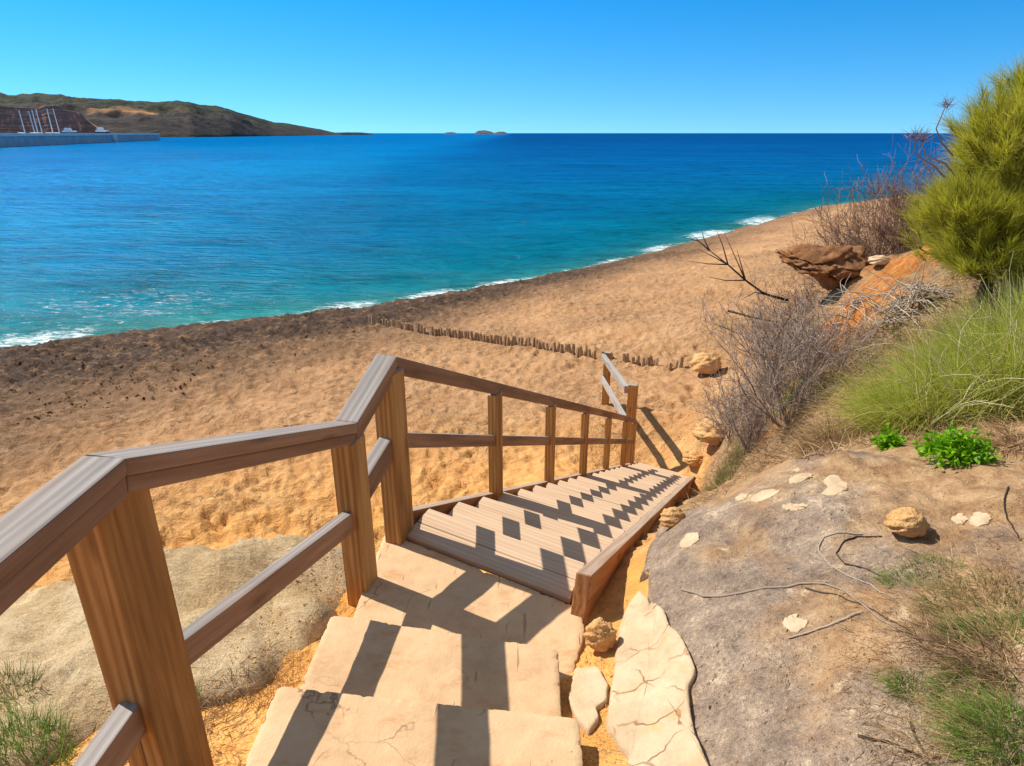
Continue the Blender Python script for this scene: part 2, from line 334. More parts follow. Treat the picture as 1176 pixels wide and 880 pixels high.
# ------------------------------------------------------------------ object helpers
def tag(o, label=None, cat=None, group=None, kind=None):
    if label: o['label'] = label
    if cat: o['category'] = cat
    if group: o['group'] = group
    if kind: o['kind'] = kind
    return o
def link(name, me, mat=None, parent=None):
    o = bpy.data.objects.new(name, me); col.objects.link(o)
    if mat: me.materials.append(mat)
    if parent: o.parent = parent
    return o
def empty(name, loc=(0, 0, 0), rz=0):
    o = bpy.data.objects.new(name, None); o.empty_display_size = .1; col.objects.link(o); o.location = loc; o.rotation_euler = (0, 0, rz); return o
def place(o, root):                       # part built in world space, root somewhere else
    o.parent = root; o.matrix_parent_inverse = Matrix.Translation(-Vector(root.location)); return o
def from_arrays(name, V, Fc, mat, smooth=True, attrs=None, parent=None):
    me = bpy.data.meshes.new(name); V = np.asarray(V, np.float32); Fc = np.asarray(Fc, np.int32); k = Fc.shape[1]
    me.vertices.add(len(V)); me.vertices.foreach_set('co', V.ravel())
    me.loops.add(Fc.size); me.loops.foreach_set('vertex_index', Fc.ravel())
    me.polygons.add(len(Fc)); me.polygons.foreach_set('loop_start', np.arange(0, Fc.size, k, dtype=np.int32)); me.polygons.foreach_set('loop_total', np.full(len(Fc), k, np.int32))
    me.polygons.foreach_set('use_smooth', np.full(len(Fc), smooth))
    for n, a in (attrs or {}).items():
        at = me.attributes.new(n, 'FLOAT', 'POINT'); at.data.foreach_set('value', np.asarray(a, np.float32).ravel())
    me.update(calc_edges=True); me.validate()
    o = link(name, me, mat)
    if parent is not None: place(o, parent)
    return o
def beam(name, p0, p1, w, h, mat, parent=None, up=(0, 0, 1), bev=.006, cut=None, seg=1):
    """square timber from p0 to p1 (centre line); local x runs along it"""
    p0, p1 = Vector(p0), Vector(p1); x = (p1 - p0); L = x.length; x.normalize(); up = Vector(up)
    y = up.cross(x)
    if y.length < 1e-4: y = Vector((0, 1, 0)).cross(x)
    y.normalize(); z = x.cross(y)
    bm = bmesh.new(); bmesh.ops.create_cube(bm, size=1)
    for v in bm.verts: v.co = Vector((v.co.x * L, v.co.y * w, v.co.z * h))
    if cut:
        for v in bm.verts:
            v.co.x += (cut[0] if v.co.x < 0 else cut[1]) * v.co.z / max(h, 1e-6) * 2
    bmesh.ops.bevel(bm, geom=bm.edges[:], offset=bev, segments=2, affect='EDGES', profile=.6)
    me = bpy.data.meshes.new(name); bm.to_mesh(me); bm.free()
    o = link(name, me, mat)
    mw = Matrix.Identity(4)
    for i, a in enumerate((x, y, z)): mw.col[i][:3] = a
    mw.col[3][:3] = (p0 + p1) / 2
    o.matrix_world = mw
    if parent is not None:
        o.parent = parent; o.matrix_parent_inverse = Matrix.Translation(-Vector(parent.location))
        o.matrix_basis = mw
    return o
def tubes(name, polys, mat, parent=None, sides=5, tag_rnd=True):
    """one mesh of tapering stems: polys = [(points, r0, r1)]"""
    V, Fc, Rn = [], [], []; n0 = 0
    ang = np.arange(sides) / sides * 2 * np.pi
    for pts, r0, r1 in polys:
        P = np.asarray(pts, float); n = len(P)
        T = np.gradient(P, axis=0); T /= np.linalg.norm(T, axis=1)[:, None] + 1e-9
        A = np.cross(T, (0.31, .17, .93)); A /= np.linalg.norm(A, axis=1)[:, None] + 1e-9; B = np.cross(T, A)
        rad = np.linspace(r0, r1, n)[:, None, None]
        ring = P[:, None, :] + rad * (np.cos(ang)[None, :, None] * A[:, None, :] + np.sin(ang)[None, :, None] * B[:, None, :])
        V.append(ring.reshape(-1, 3)); Rn.append(np.full(n * sides, random.random()))
        i = np.arange(n - 1)[:, None] * sides; j = np.arange(sides)[None, :]; k = (j + 1) % sides
        Fc.append(np.stack([i + j, i + k, i + sides + k, i + sides + j], -1).reshape(-1, 4) + n0)
        n0 += n * sides
    return from_arrays(name, np.concatenate(V), np.concatenate(Fc), mat, True, {'rnd': np.concatenate(Rn), 'tip': np.zeros(n0)}, parent)
def unit(a): return a / (np.linalg.norm(a, axis=-1, keepdims=True) + 1e-9)
def blades(name, P, D, L, W, droop, mat, parent=None, seg=3, wind=(0, 0, 0), taper=.8):
    n = len(P); D = unit(D); L = np.broadcast_to(L, n); W = np.broadcast_to(W, n); droop = np.broadcast_to(droop, n)
    S = unit(np.cross(D, rng.normal(size=(n, 3)))); t = np.linspace(0, 1, seg + 1)
    C = P[:, None, :] + D[:, None, :] * (L[:, None] * t)[..., None]
    C = C + np.array((0, 0, -1.0)) * (droop[:, None] * L[:, None] * t ** 2)[..., None] + np.array(wind) * (L[:, None] * t ** 2)[..., None]
    w = (W[:, None] * np.maximum(1 - t, .06) ** taper)[..., None] * .5
    V = np.stack([C - S[:, None, :] * w, C + S[:, None, :] * w], 2).reshape(-1, 3)
    b = (np.arange(n) * (seg + 1) * 2)[:, None] + (np.arange(seg) * 2)[None, :]
    Fc = np.stack([b, b + 1, b + 3, b + 2], -1).reshape(-1, 4)
    rn = np.repeat(rng.random(n), (seg + 1) * 2); tp = np.tile(np.repeat(t, 2), n)
    return from_arrays(name, V, Fc, mat, True, {'rnd': rn, 'tip': tp}, parent)
def resample(poly, n, jitter=0.0, closed=True):
    P = np.asarray(poly, float); Q = np.vstack([P, P[:1]]) if closed else P
    s = np.r_[0, np.cumsum(np.linalg.norm(np.diff(Q, axis=0), axis=1))]
    u = np.linspace(0, s[-1], n, endpoint=not closed)
    out = np.stack([np.interp(u, s, Q[:, i]) for i in range(Q.shape[1])], 1)
    if closed:
        for _ in range(3): out = (np.roll(out, 1, 0) + 2 * out + np.roll(out, -1, 0)) / 4
    if jitter: out[:, :2] += jitter * np.stack([fbm(u * 3 / max(s[-1], .1) * 6, u * 0 + 3.3, 4, 5), fbm(u * 3 / max(s[-1], .1) * 6, u * 0 + 8.3, 4, 6)], 1)
    return out
def plate(name, poly, mat, zf, prof, n=160, jitter=.01, parent=None, zbot=None, rough=0.0, rs=.15, chips=0.0):
    """a slab or outcrop over the outline poly (xy): prof = [(shrink, lift)], zf(x, y) gives the level under it"""
    O = resample(np.asarray(poly)[:, :2], n, jitter); x_, y_ = O.T
    if (x_ * np.roll(y_, -1) - np.roll(x_, -1) * y_).sum() < 0: O = O[::-1]
    c = O.mean(0); rings = []
    if chips:
        b_ = np.clip(fbm(O[:, 0] * 16, O[:, 1] * 16, 4, 55) - .22, 0, .5) * chips + chips * .12 * fbm(O[:, 0] * 45, O[:, 1] * 45, 2, 56); O = O + (c - O) / np.linalg.norm(c - O, axis=1)[:, None] * b_[:, None]
    for s, l in prof:
        q = c + (O - c) * s; z = zf(q[:, 0], q[:, 1]) + l
        if rough and s > 0: z = z + rough * fbm(q[:, 0] / rs, q[:, 1] / rs, 5, 77) * (l > 0)
        rings.append(np.c_[q, z])
    V = np.concatenate(rings); k = np.arange(n); Fc = []
    for r in range(len(prof) - 1):
        a = r * n + k; b = r * n + (k + 1) % n
        Fc.append(np.stack([a, b, b + n, a + n], 1))
    o = from_arrays(name, V, np.concatenate(Fc), mat, True, None, parent)
    return o
def lump(name, loc, size, mat, seed=0, amp=.22, freq=1.6, sub=4, rz=0.0, parent=None, flat=.35):
    bm = bmesh.new(); bmesh.ops.create_icosphere(bm, subdivisions=sub, radius=1)
    co = np.array([v.co[:] for v in bm.verts])
    d = 1 + amp * fbm(co[:, 0] * freq + seed * 3.1, co[:, 1] * freq + co[:, 2] * 1.7 * freq + seed, 5, seed)
    d = d - amp * .35 * np.abs(fbm(co[:, 2] * freq * 2 + seed, co[:, 0] * freq * 2, 3, seed + 9))
    co = co * d[:, None]; co[:, 2] = np.where(co[:, 2] < -flat, -flat + (co[:, 2] + flat) * .2, co[:, 2])
    for v, q in zip(bm.verts, co): v.co = q * np.array(size)
    for f in bm.faces: f.smooth = True
    me = bpy.data.meshes.new(name); bm.to_mesh(me); bm.free()
    o = link(name, me, mat, parent); o.location = loc; o.rotation_euler = (0, 0, rz); return o

#---SETTING---
# ------------------------------------------------------------------ ground sheet
na_f, na_b, nr = 680, 100, 1050
ang = np.r_[np.linspace(-R(62), R(62), na_f, endpoint=False), np.linspace(R(62), R(298), na_b, endpoint=False)]
rad = np.r_[0.02, np.geomspace(.25, 700, nr)]
AA, RR = np.meshgrid(ang, rad); X = RR * np.sin(AA); Y = RR * np.cos(AA)
H0, D0, RES = base_h(X, Y); Z = ground_h(X, Y); na = len(ang)
i, j = np.meshgrid(np.arange(len(rad) - 1), np.arange(na), indexing='ij'); jn = (j + 1) % na
Fg = np.stack([i * na + j, (i + 1) * na + j, (i + 1) * na + jn, i * na + jn], -1).reshape(-1, 4)[:, ::-1]
def blob(p, r, s=0): return 1 - ss(.45, 1.0, np.hypot(X - p[0], Y - p[1]) / r + .35 * fbm(X / (r * .4), Y / (r * .4), 4, 50 + s))
wr = debris(X, Y, D0)
soil = ss(.35, 1.4, RES + .35 * fbm(X / .9, Y / .9, 4, 61)) * ss(.2, 1.4, X - .12 * Y + .3)
redm = np.clip(sum(blob(at_z(*q[:2], q[2]), q[3], k) for k, q in enumerate([(985, 340, -1.8, .8), (1030, 325, -1.72, .75), (960, 345, -1.9, .35), (1010, 350, -1.9, .45)])), 0, 1)
orange = np.clip(blob((.62, 2.75), .5, 9) + blob((.42, 1.75), .35, 10), 0, 1)
attrs = {'wrack': wr, 'soil': soil * (1 - orange), 'red': redm * .95, 'warm': np.clip((1 - ss(8, 17, np.hypot(X, Y))) + orange, 0, 1), 'damp': (1 - ss(-.1, .9, D0 + .4 * fbm(X, Y, 3, 66))) * .8}
g = from_arrays('ground', np.stack([X, Y, Z], -1).reshape(-1, 3), Fg, M['ground'], True, attrs)
tag(g, 'sandy beach and cliff slope running down to the water', None, None, 'structure')

# ------------------------------------------------------------------ sea
def mat_water():
    m = MB('sea_water'); p = m.pos(); d = m.attr('off')
    far = m.ramp(m.math('MULTIPLY', d, 1 / 700.0), [(0.0, lin(50, 138, 132)), (.005, lin(0, 118, 136)), (.03, lin(0, 114, 158)), (.1, lin(0, 108, 166)), (.3, lin(0, 98, 162)), (1, lin(0, 86, 150))])
    pat = m.noise(m.mapv(p, (.25, 1, 1), (0, 0, 0), (0, 0, -.2)), .05, 5, .6)
    far = m.mix(m.ramp(pat, [(.35, .28), (.65, 0)]), far, lin(0, 40, 96))
    sun_side = m.N('MapRange', {'interpolation_type': 'SMOOTHSTEP'}, Value=m.math('ADD', m.N('SeparateXYZ', Vector=p).outputs['X'], m.math('MULTIPLY', m.noise(p, .03, 3), 40.0))); sun_side.inputs['From Min'].default_value = -50; sun_side.inputs['From Max'].default_value = 45; sun_side.inputs['To Min'].default_value = 0; sun_side.inputs['To Max'].default_value = 1
    far = m.mix(1, far, m.ramp(sun_side.outputs[0], [(0, (.6, 1.6, 1.38, 1)), (.5, (1, 1, 1, 1)), (1, (1, .78, .85, 1))]), 'MULTIPLY')          # sun-side brightness painted into the water colour, brighter cyan to the left
    ch = m.noise(m.mapv(p, (.55, 1.3, 1), (0, 0, 0), (0, 0, -.25)), .9, 4, .6)
    w1 = m.noise(m.mapv(p, (.35, 1.1, 1), (0, 0, 0), (0, 0, -.25)), .22, 4, .6)
    # foam: lace at the edge, broken by noise; strongest where the mesh says the swell breaks; offshore flecks are painted sun sparkle
    fo = m.attr('foam_glint'); fn = m.noise(m.mapv(p, (.5, 1.7, 1), (0, 0, 0), (0, 0, .6)), 2.2, 7, .8, .9)
    lace = m.math('GREATER_THAN', m.math('ADD', fn, m.math('MULTIPLY', fo, .235)), .72)
    soft = m.ramp(m.math('ADD', fn, m.math('MULTIPLY', fo, .235)), [(.66, 0), (.80, 1)])
    far = m.mix(1, far, m.ramp(m.math('ADD', m.math('MULTIPLY', w1, .5), m.math('MULTIPLY', ch, .5)), [(.36, .62), (.5, 1.0), (.64, 1.22)]), 'MULTIPLY')  # dark troughs and bright crests: wave shading painted into the colour
    c = m.mix(soft, far, lin(236, 244, 246))
    rgh = m.ramp(soft, [(0, .16), (1, .8)])
    h = m.math('ADD', m.math('MULTIPLY', w1, 1.0), m.math('MULTIPLY', ch, .35))
    nb = m.bump(h, .9, 1.6); nb = m.bump(m.noise(m.mapv(p, (.6, 1.8, 1), (0, 0, 0), (0, 0, -.2)), 3.2, 4, .65), .6, .22, nb)
    df = m.N('BsdfDiffuse', Color=c, Normal=nb); gl = m.N('BsdfGlossy', Roughness=.12, Normal=nb); mx = m.N('MixShader'); m.put(mx.inputs[0], m.ramp(soft, [(0, .024), (1, 0)]))
    m.nt.links.new(df.outputs[0], mx.inputs[1]); m.nt.links.new(gl.outputs[0], mx.inputs[2]); m.nt.links.new(mx.outputs[0], m.out.inputs[0])
    return m.m
wa = np.linspace(-R(80), R(80), 420); wrad = np.geomspace(14, 120000, 420)
WA, WR = np.meshgrid(wa, wrad); WX = WR * np.sin(WA); WY = WR * np.cos(WA)
WD = -shore(WX, WY)
fp = np.zeros_like(WX)
def along(u, v): return at_z(u, v, SEA)[:2]
breaks = [((20, 392), 4.2, 4.2), ((60, 388), 3.0, 2.5), ((405, 353), 3.2, 2.4), ((500, 339), 3.6, 2.2), ((565, 325), 3, 1.4), ((765, 286), 4.5, 2.6), ((825, 270), 7.0, 3.6), ((880, 254), 8, 4.0), ((700, 300), 3, 1.4)]
for (uv, r, dep) in breaks:
    q = along(*uv); fp = np.maximum(fp, (1 - ss(.25, 1, np.hypot(WX - q[0], WY - q[1]) / r)) * (1 - ss(.3, 1, WD / dep)))
fp = np.maximum(fp, (1 - ss(-.1, 1.3, WD)) * (.75 + .6 * fbm(WX / 3, WY / 3, 3, 75)))
q = along(150, 350); fp = np.maximum(fp, .5 * (1 - ss(.2, 1, np.hypot((WX - q[0]) / 13, (WY - q[1]) / 8))))  # scattered white flecks off the left shore: sun sparkle painted into the colour
WZ = SEA + .10 * fbm(WX / 5, WY / 3, 3, 71) * (1 - ss(150, 400, WR)) + .0 * WX
ni, nj = WX.shape; i, j = np.meshgrid(np.arange(ni - 1), np.arange(nj - 1), indexing='ij')
Fw = np.stack([i * nj + j, i * nj + j + 1, (i + 1) * nj + j + 1, (i + 1) * nj + j], -1).reshape(-1, 4)
w = from_arrays('sea', np.stack([WX, WY, WZ], -1).reshape(-1, 3), Fw, mat_water(), True, {'off': np.clip(WD, 0, 5000), 'foam_glint': fp})
tag(w, 'blue green sea with small waves breaking on the beach', None, None, 'structure')

# ------------------------------------------------------------------ far headland, cliff, islands
def mat_hill():
    m = MB('scrub_hillside'); p = m.pos(); a = m.attr('face'); b = m.attr('bare')
    n = m.noise(p, .02, 6, .7); n2 = m.noise(p, .09, 4, .75)
    scrub = m.ramp(m.math('ADD', m.math('MULTIPLY', n, .5), m.math('MULTIPLY', n2, .5)), [(.35, lin(26, 34, 26)), (.5, lin(44, 52, 38)), (.6, lin(66, 66, 48)), (.72, lin(104, 88, 62))])
    cliff = m.ramp(m.noise(m.mapv(p, (1, 1, 2.5)), .03, 6, .7), [(.3, lin(32, 31, 31)), (.5, lin(52, 48, 46)), (.7, lin(80, 70, 62))])
    c = m.mix(a, scrub, cliff); c = m.mix(b, c, lin(186, 132, 84))
    return m.fin(c, .95, m.bump(n2, .8, 6))
def ridge(name, prof, depth, mat, seed, nu=260, nv=60, zmul=.07):
    """prof = (pixel u, crest v, waterline distance y): a hill whose shore and crest lie at real distances"""
    P = np.array(prof, float); us = np.linspace(P[0, 0], P[-1, 0], nu); cv = np.interp(us, P[:, 0], P[:, 1]); yb = np.interp(us, P[:, 0], P[:, 2])
    V = []; fa = []; ba = []
    for u, v, y0 in zip(us, cv, yb):
        yc = y0 + depth; r = ray(u, v); zc = r[2] / r[1] * yc; xd = (u - 588) / F / r[1]
        t = np.linspace(0, 1, nv); y = y0 + (yc - y0) * t; x = xd * y
        k = np.where(t < .35, .62 * (t / .35) ** .8, .62 + .38 * np.sin((t - .35) / .65 * np.pi / 2))
        z = SEA - 1 + (zc - SEA + 1) * k
        rough = (zc - SEA) * zmul * np.sin(np.pi * t) * 2
        z = z + rough * fbm(x / 90, y / 90, 5, seed) + (zc - SEA) * .035 * fbm(x / 35, y / 35, 3, seed + 4) * np.minimum(t * 4, 1)
        bx = np.array([xd * (yc + 400)]); V.append(np.c_[np.r_[x, bx], np.r_[y, yc + 400], np.r_[z, SEA - 1]])
        nn = fbm(x / 120, y / 120, 4, seed + 8)
        f = 1 - ss(.32, .5, t + .18 * nn); fa.append(np.r_[f, 0])
        b_ = ss(.30, .40, t + .1 * nn) * (1 - ss(.42, .55, t + .15 * nn)) * ss(0, .35, nn) * ss(60, 130, u) * (1 - ss(190, 240, u)); ba.append(np.r_[b_, 0])
    nv += 1; V = np.concatenate(V); i, j = np.meshgrid(np.arange(nu - 1), np.arange(nv - 1), indexing='ij')
    Fc = np.stack([i * nv + j, (i + 1) * nv + j, (i + 1) * nv + j + 1, i * nv + j + 1], -1).reshape(-1, 4)
    return from_arrays(name, V, Fc, mat, True, {'face': np.concatenate(fa), 'bare': np.concatenate(ba)})
M['hill'] = mat_hill()
h = ridge('headland', [(-260, 112, 1150), (-120, 108, 1250), (0, 109, 1350), (60, 111, 1380), (100, 114, 1420), (140, 116, 1450), (180, 118.5, 1500), (215, 118, 1560), (235, 122, 1640), (262, 126, 1750), (285, 133.5, 1900), (310, 140, 2100), (335, 143, 2300), (352, 146, 2500), (368, 148.5, 2700), (380, 151.5, 2900), (392, 153.6, 3100)], 420, M['hill'], 3)
tag(h, 'dark scrub covered headland with cliffs across the bay', None, None, 'structure')
s = ridge('rock_spit', [(385, 152.4, 3300), (400, 152.0, 3400), (415, 152.2, 3500), (428, 153.2, 3600)], 60, M['hill'], 5, 60, 12)
tag(s, 'low rocky spit running out from the headland tip', None, None, 'structure')
isl = mat_plain('island_rock', lin(58, 58, 62), lin(96, 92, 92), .02, .95)
for nm, prof, lab in (('island', [(545, 153, 5200), (549, 150.4, 5200), (556, 149.6, 5200), (563, 151.0, 5200), (568, 153, 5200)], 'tall rocky islet on the horizon'),
                      ('island', [(567, 153, 5100), (572, 151.4, 5100), (578, 151.3, 5100), (583, 153, 5100)], 'small low islet on the horizon beside the taller islet'),
                      ('island', [(510, 153, 6000), (514, 152.0, 6000), (520, 151.9, 6000), (525, 153, 6000)], 'flat islet on the horizon left of the other islets')):
    tag(ridge(nm, prof, 150, isl, 9, 40, 14), lab, None, None, 'structure')
# reddish cut bank above the harbour: stepped beds
def mat_bank():
    m = MB('brown_earth_beds'); p = m.pos()
    z = m.N('SeparateXYZ', Vector=p).outputs['Z']
    st = m.noise(m.mapv(p, (.004, .004, .5)), 1, 4, .6)
    c = m.ramp(st, [(.35, lin(128, 88, 76)), (.5, lin(150, 104, 88)), (.65, lin(168, 120, 100))])
    c = m.mix(m.ramp(m.attr('top'), [(.4, 0), (.6, 1)]), c, lin(206, 134, 92))
    return m.fin(c, .95, m.bump(st, .6, 2))
tops = [(-120, 121), (0, 123.5), (22, 125.5), (45, 126), (50, 123.5), (66, 123.2), (74, 128), (92, 131), (98, 138), (112, 148), (120, 153)]
us = np.linspace(-120, 120, 140); tv = np.interp(us, [a for a, b in tops], [b for a, b in tops]); nb = 9; V = []; T = []
for u, v in zip(us, tv):
    for k in range(nb + 1):
        y = 1040 + k * 3.0 + 1.0 * float(fbm(np.array(u / 9.), np.array(k * .7), 3, 4)); r = ray(u, v); top = r[2] / r[1] * 1130
        z0 = SEA - 1 + (top - SEA + 1) * k / nb; z1 = SEA - 1 + (top - SEA + 1) * min(k + .96, nb) / nb
        x = (u - 588) / F / r[1] * y
        V += [(x, y, z0), (x, y + 2, z1)]; T += [1.0 if k == nb else 0.0, 1.0 if k >= nb else 0.0]
    x = (u - 588) / F / r[1] * 1230; V.append((x, 1230, top + 4)); T.append(1)
q = 2 * (nb + 1) + 1; i, j = np.meshgrid(np.arange(len(us) - 1), np.arange(q - 1), indexing='ij')
b = from_arrays('earth_cliff', V, np.stack([i * q + j, (i + 1) * q + j, (i + 1) * q + j + 1, i * q + j + 1], -1).reshape(-1, 4), mat_bank(), False, {'top': T})
tag(b, 'reddish brown cut cliff behind the harbour wall', None, None, 'structure')

# breakwater and boats
M['quay'] = mat_plain('harbour_concrete', lin(140, 150, 156), lin(170, 178, 180), .15, .9)
M['quay_cap'] = mat_plain('pale_concrete', lin(196, 194, 188), lin(220, 218, 212), .3, .9)
bw = empty('breakwater', (-407, 680, SEA)); tag(bw, 'long concrete breakwater with a pale top at the foot of the headland', 'breakwater')
a_, b_ = Vector((-470, 905, 0)), Vector((-290, 270, 0))
beam('wall', (a_.x, a_.y, SEA + 3.0), (b_.x, b_.y, SEA + 3.0), 14, 7.6, M['quay'], bw, bev=.1)
beam('coping', (a_.x, a_.y, SEA + 7.6), (b_.x, b_.y, SEA + 7.6), 15, 2.0, M['quay_cap'], bw, bev=.1)
M['white'] = mat_plain('white_paint', lin(226, 226, 224), lin(238, 238, 236), .5, .4, 0); M['glass'] = mat_plain('dark_glass', lin(20, 26, 32), lin(30, 38, 44), 1, .15, 0)
M['metal'] = mat_plain('mast_metal', lin(216, 216, 214), lin(232, 232, 230), .5, .35, 0)
def hull_mesh(name, L, B, Hh, mat, parent):
    n = 14; V = []; Fc = []
    for i in range(n):
        t = i / (n - 1); w = B / 2 * (1 - max(0, (t - .45) / .55) ** 2.2) * (.86 + .14 * min(1, t * 4)); sh = Hh * (1 + .18 * t * t); x = (t - .5) * L
        V += [(x, -w, sh), (x, -w * .8, Hh * .35), (x, 0, -.5), (x, w * .8, Hh * .35), (x, w, sh)]
    for i in range(n - 1):
        for j in range(4): Fc.append((i * 5 + j, i * 5 + j + 1, i * 5 + 6 + j, i * 5 + 5 + j))
        Fc.append((i * 5 + 4, i * 5, i * 5 + 5, i * 5 + 9))
    return from_arrays(name, V, Fc, mat, False, None, None)
def boat(u, y, vtop, name, label, cat, group, motor=False, lean=0.0, tall=1.0):
    r = ray(u, vtop); x = (u - 588) / F / r[1] * y; top = r[2] / r[1] * y
    root = empty(name, (x, y, SEA), random.uniform(-.4, .5)); tag(root, label, cat, group)
    L = 22 if motor else 16
    def loc(o): o.parent = root; return o
    Hh = 6.4 if motor else 6.6
    loc(hull_mesh('hull', L * (1.25 if motor else 1), 6 if motor else 4.6, Hh, M['white'], None))
    def box(nm, cx, cz, sx, sy, sz, mat, sl=0):
        bm = bmesh.new(); bmesh.ops.create_cube(bm, size=1)
        for v in bm.verts:
            s_ = 1 - sl * (v.co.z > 0); v.co = Vector((cx + v.co.x * sx * s_, v.co.y * sy * (1 - sl * .5 * (v.co.z > 0)), cz + v.co.z * sz))
        bmesh.ops.bevel(bm, geom=bm.edges[:], offset=min(sx, sy, sz) * .12, segments=2, affect='EDGES')
        me = bpy.data.meshes.new(nm); bm.to_mesh(me); bm.free(); return loc(link(nm, me, mat))
    if motor:
        ch = max(1.6, top - SEA - Hh)
        box('cabin', -1, Hh + ch * .32, L * .62, 4.6, ch * .64, M['white'], .16); box('window', -1, Hh + ch * .36, L * .60, 4.7, ch * .2, M['glass'], .05)
        box('bridge', -2, Hh + ch * .82, L * .3, 3.4, ch * .36, M['white'], .3)
    else:
        box('cabin', -.5, Hh + .55, 6.5, 2.8, 1.3, M['white'], .2)
        P = [(.8, 0, Hh), (.8 + lean * (top - SEA - Hh), 0, top - SEA)]; me = tubes('mast', [(np.linspace(P[0], P[1], 5), .42, .34)], M['metal'], None, 8); loc(me)
        bo = tubes('boom', [(np.linspace((.7, 0, Hh + 2.2), (-5.2, 0, Hh + 2.4), 4), .2, .2)], M['metal'], None, 6); loc(bo)
    return root
for u, y, v, ln, lab in ((21, 545, 126.5, -.02, 'white sailing yacht whose mast is leftmost of the row behind the breakwater'), (33, 590, 128, -.05, 'sailing yacht with the thinnest mast second from the left behind the breakwater'),
                         (36, 560, 126, -.02, 'sailing yacht with the third mast from the left behind the breakwater'), (41, 600, 126, -.03, 'sailing yacht with the fourth mast from the left behind the breakwater'),
                         (53, 575, 125, -.01, 'sailing yacht with an upright mast second from the right behind the breakwater'), (61, 610, 124.5, -.05, 'sailing yacht with a leaning mast rightmost of the row behind the breakwater')):
    boat(u, y, v, 'sailing_yacht', lab, 'yacht', 'yachts moored behind the breakwater', False, ln)
boat(80, 640, 147, 'motor_yacht', 'long white motor yacht with a low cabin behind the breakwater', 'motor yacht', None, True)
boat(117, 700, 146, 'motor_yacht', 'white motor yacht with a peaked cabin near the outer end of the breakwater', 'motor yacht', None, True)
p = at_y(190, 117.5, 1890); hs = empty('hilltop_house', (p[0], p[1], p[2] - 6)); tag(hs, 'tiny white house on the crest of the far headland', 'house')
beam('wall', (p[0] - 9, p[1], p[2] - 4), (p[0] + 9, p[1], p[2] - 4), 12, 8, M['white'], hs, bev=.1)
M['tile'] = mat_plain('roof_tile', lin(150, 84, 60), lin(176, 104, 74), .5)
beam('roof', (p[0] - 10, p[1], p[2] + .6), (p[0] + 10, p[1], p[2] + .6), 14, 1.6, M['tile'], hs, bev=.3)
#---BUILT---
# ------------------------------------------------------------------ stone steps
def flat(z): return lambda x, y: np.full(np.shape(x), z) + .006 * fbm(np.asarray(x) * 4, np.asarray(y) * 4, 3, 8)
ZA_, ZB_ = -1.88, -1.975
def k_(u, v, z): return at_z(u, v, z)[:2]
def step(corners, z, label, n=620):
    th = .2
    o = plate('stone_step', corners, M['step'], flat(z), [(.998, -th), (1.0, -.03), (1.0, -.007), (.9975, -.002), (.993, 0), (.95, 0), (.8, 0), (.6, 0), (.4, 0), (.2, 0), (.0, 0)], n, .0022, None, None, 0, .15, .022)
    return tag(o, label, 'step', 'stone steps down to the wooden stairs')
def rounded(c, r=.018):
    c = [np.array(p, float) for p in c]; out = []
    for i in range(len(c)):
        p, a, b = c[i], c[i - 1], c[(i + 1) % len(c)]
        u = (a - p) / np.linalg.norm(a - p); v = (b - p) / np.linalg.norm(b - p)
        for t in (0, .5, 1): out.append(p + u * r * (1 - t) ** 2 + v * r * t ** 2)
    return out
step(rounded([k_(272, 880, ZA_) - (0, 1.0), k_(320, 787, ZA_), k_(665, 825, ZA_), k_(666, 880, ZA_) - (0, 1.0)][::-1]), ZA_, 'wide cream stone step nearest the viewer with two shadow bars')
step(rounded([k_(340, 790, ZB_) - (0, .4), k_(380, 706, ZB_), k_(642, 745, ZB_), k_(640, 840, ZB_) - (0, .4)][::-1]), ZB_, 'cream stone step between the nearest step and the landing')
step(rounded([(-.72, 1.9), (-.735, 2.45), (-.71, 3.06), tuple(L0 - E * .012), tuple(R0 + W0 * .06 - E * .012), (.33, 2.3), (.24, 2.0), (.1, 1.8)][::-1], .03), -2.085, 'cream stone landing directly before the top of the wooden stairs')

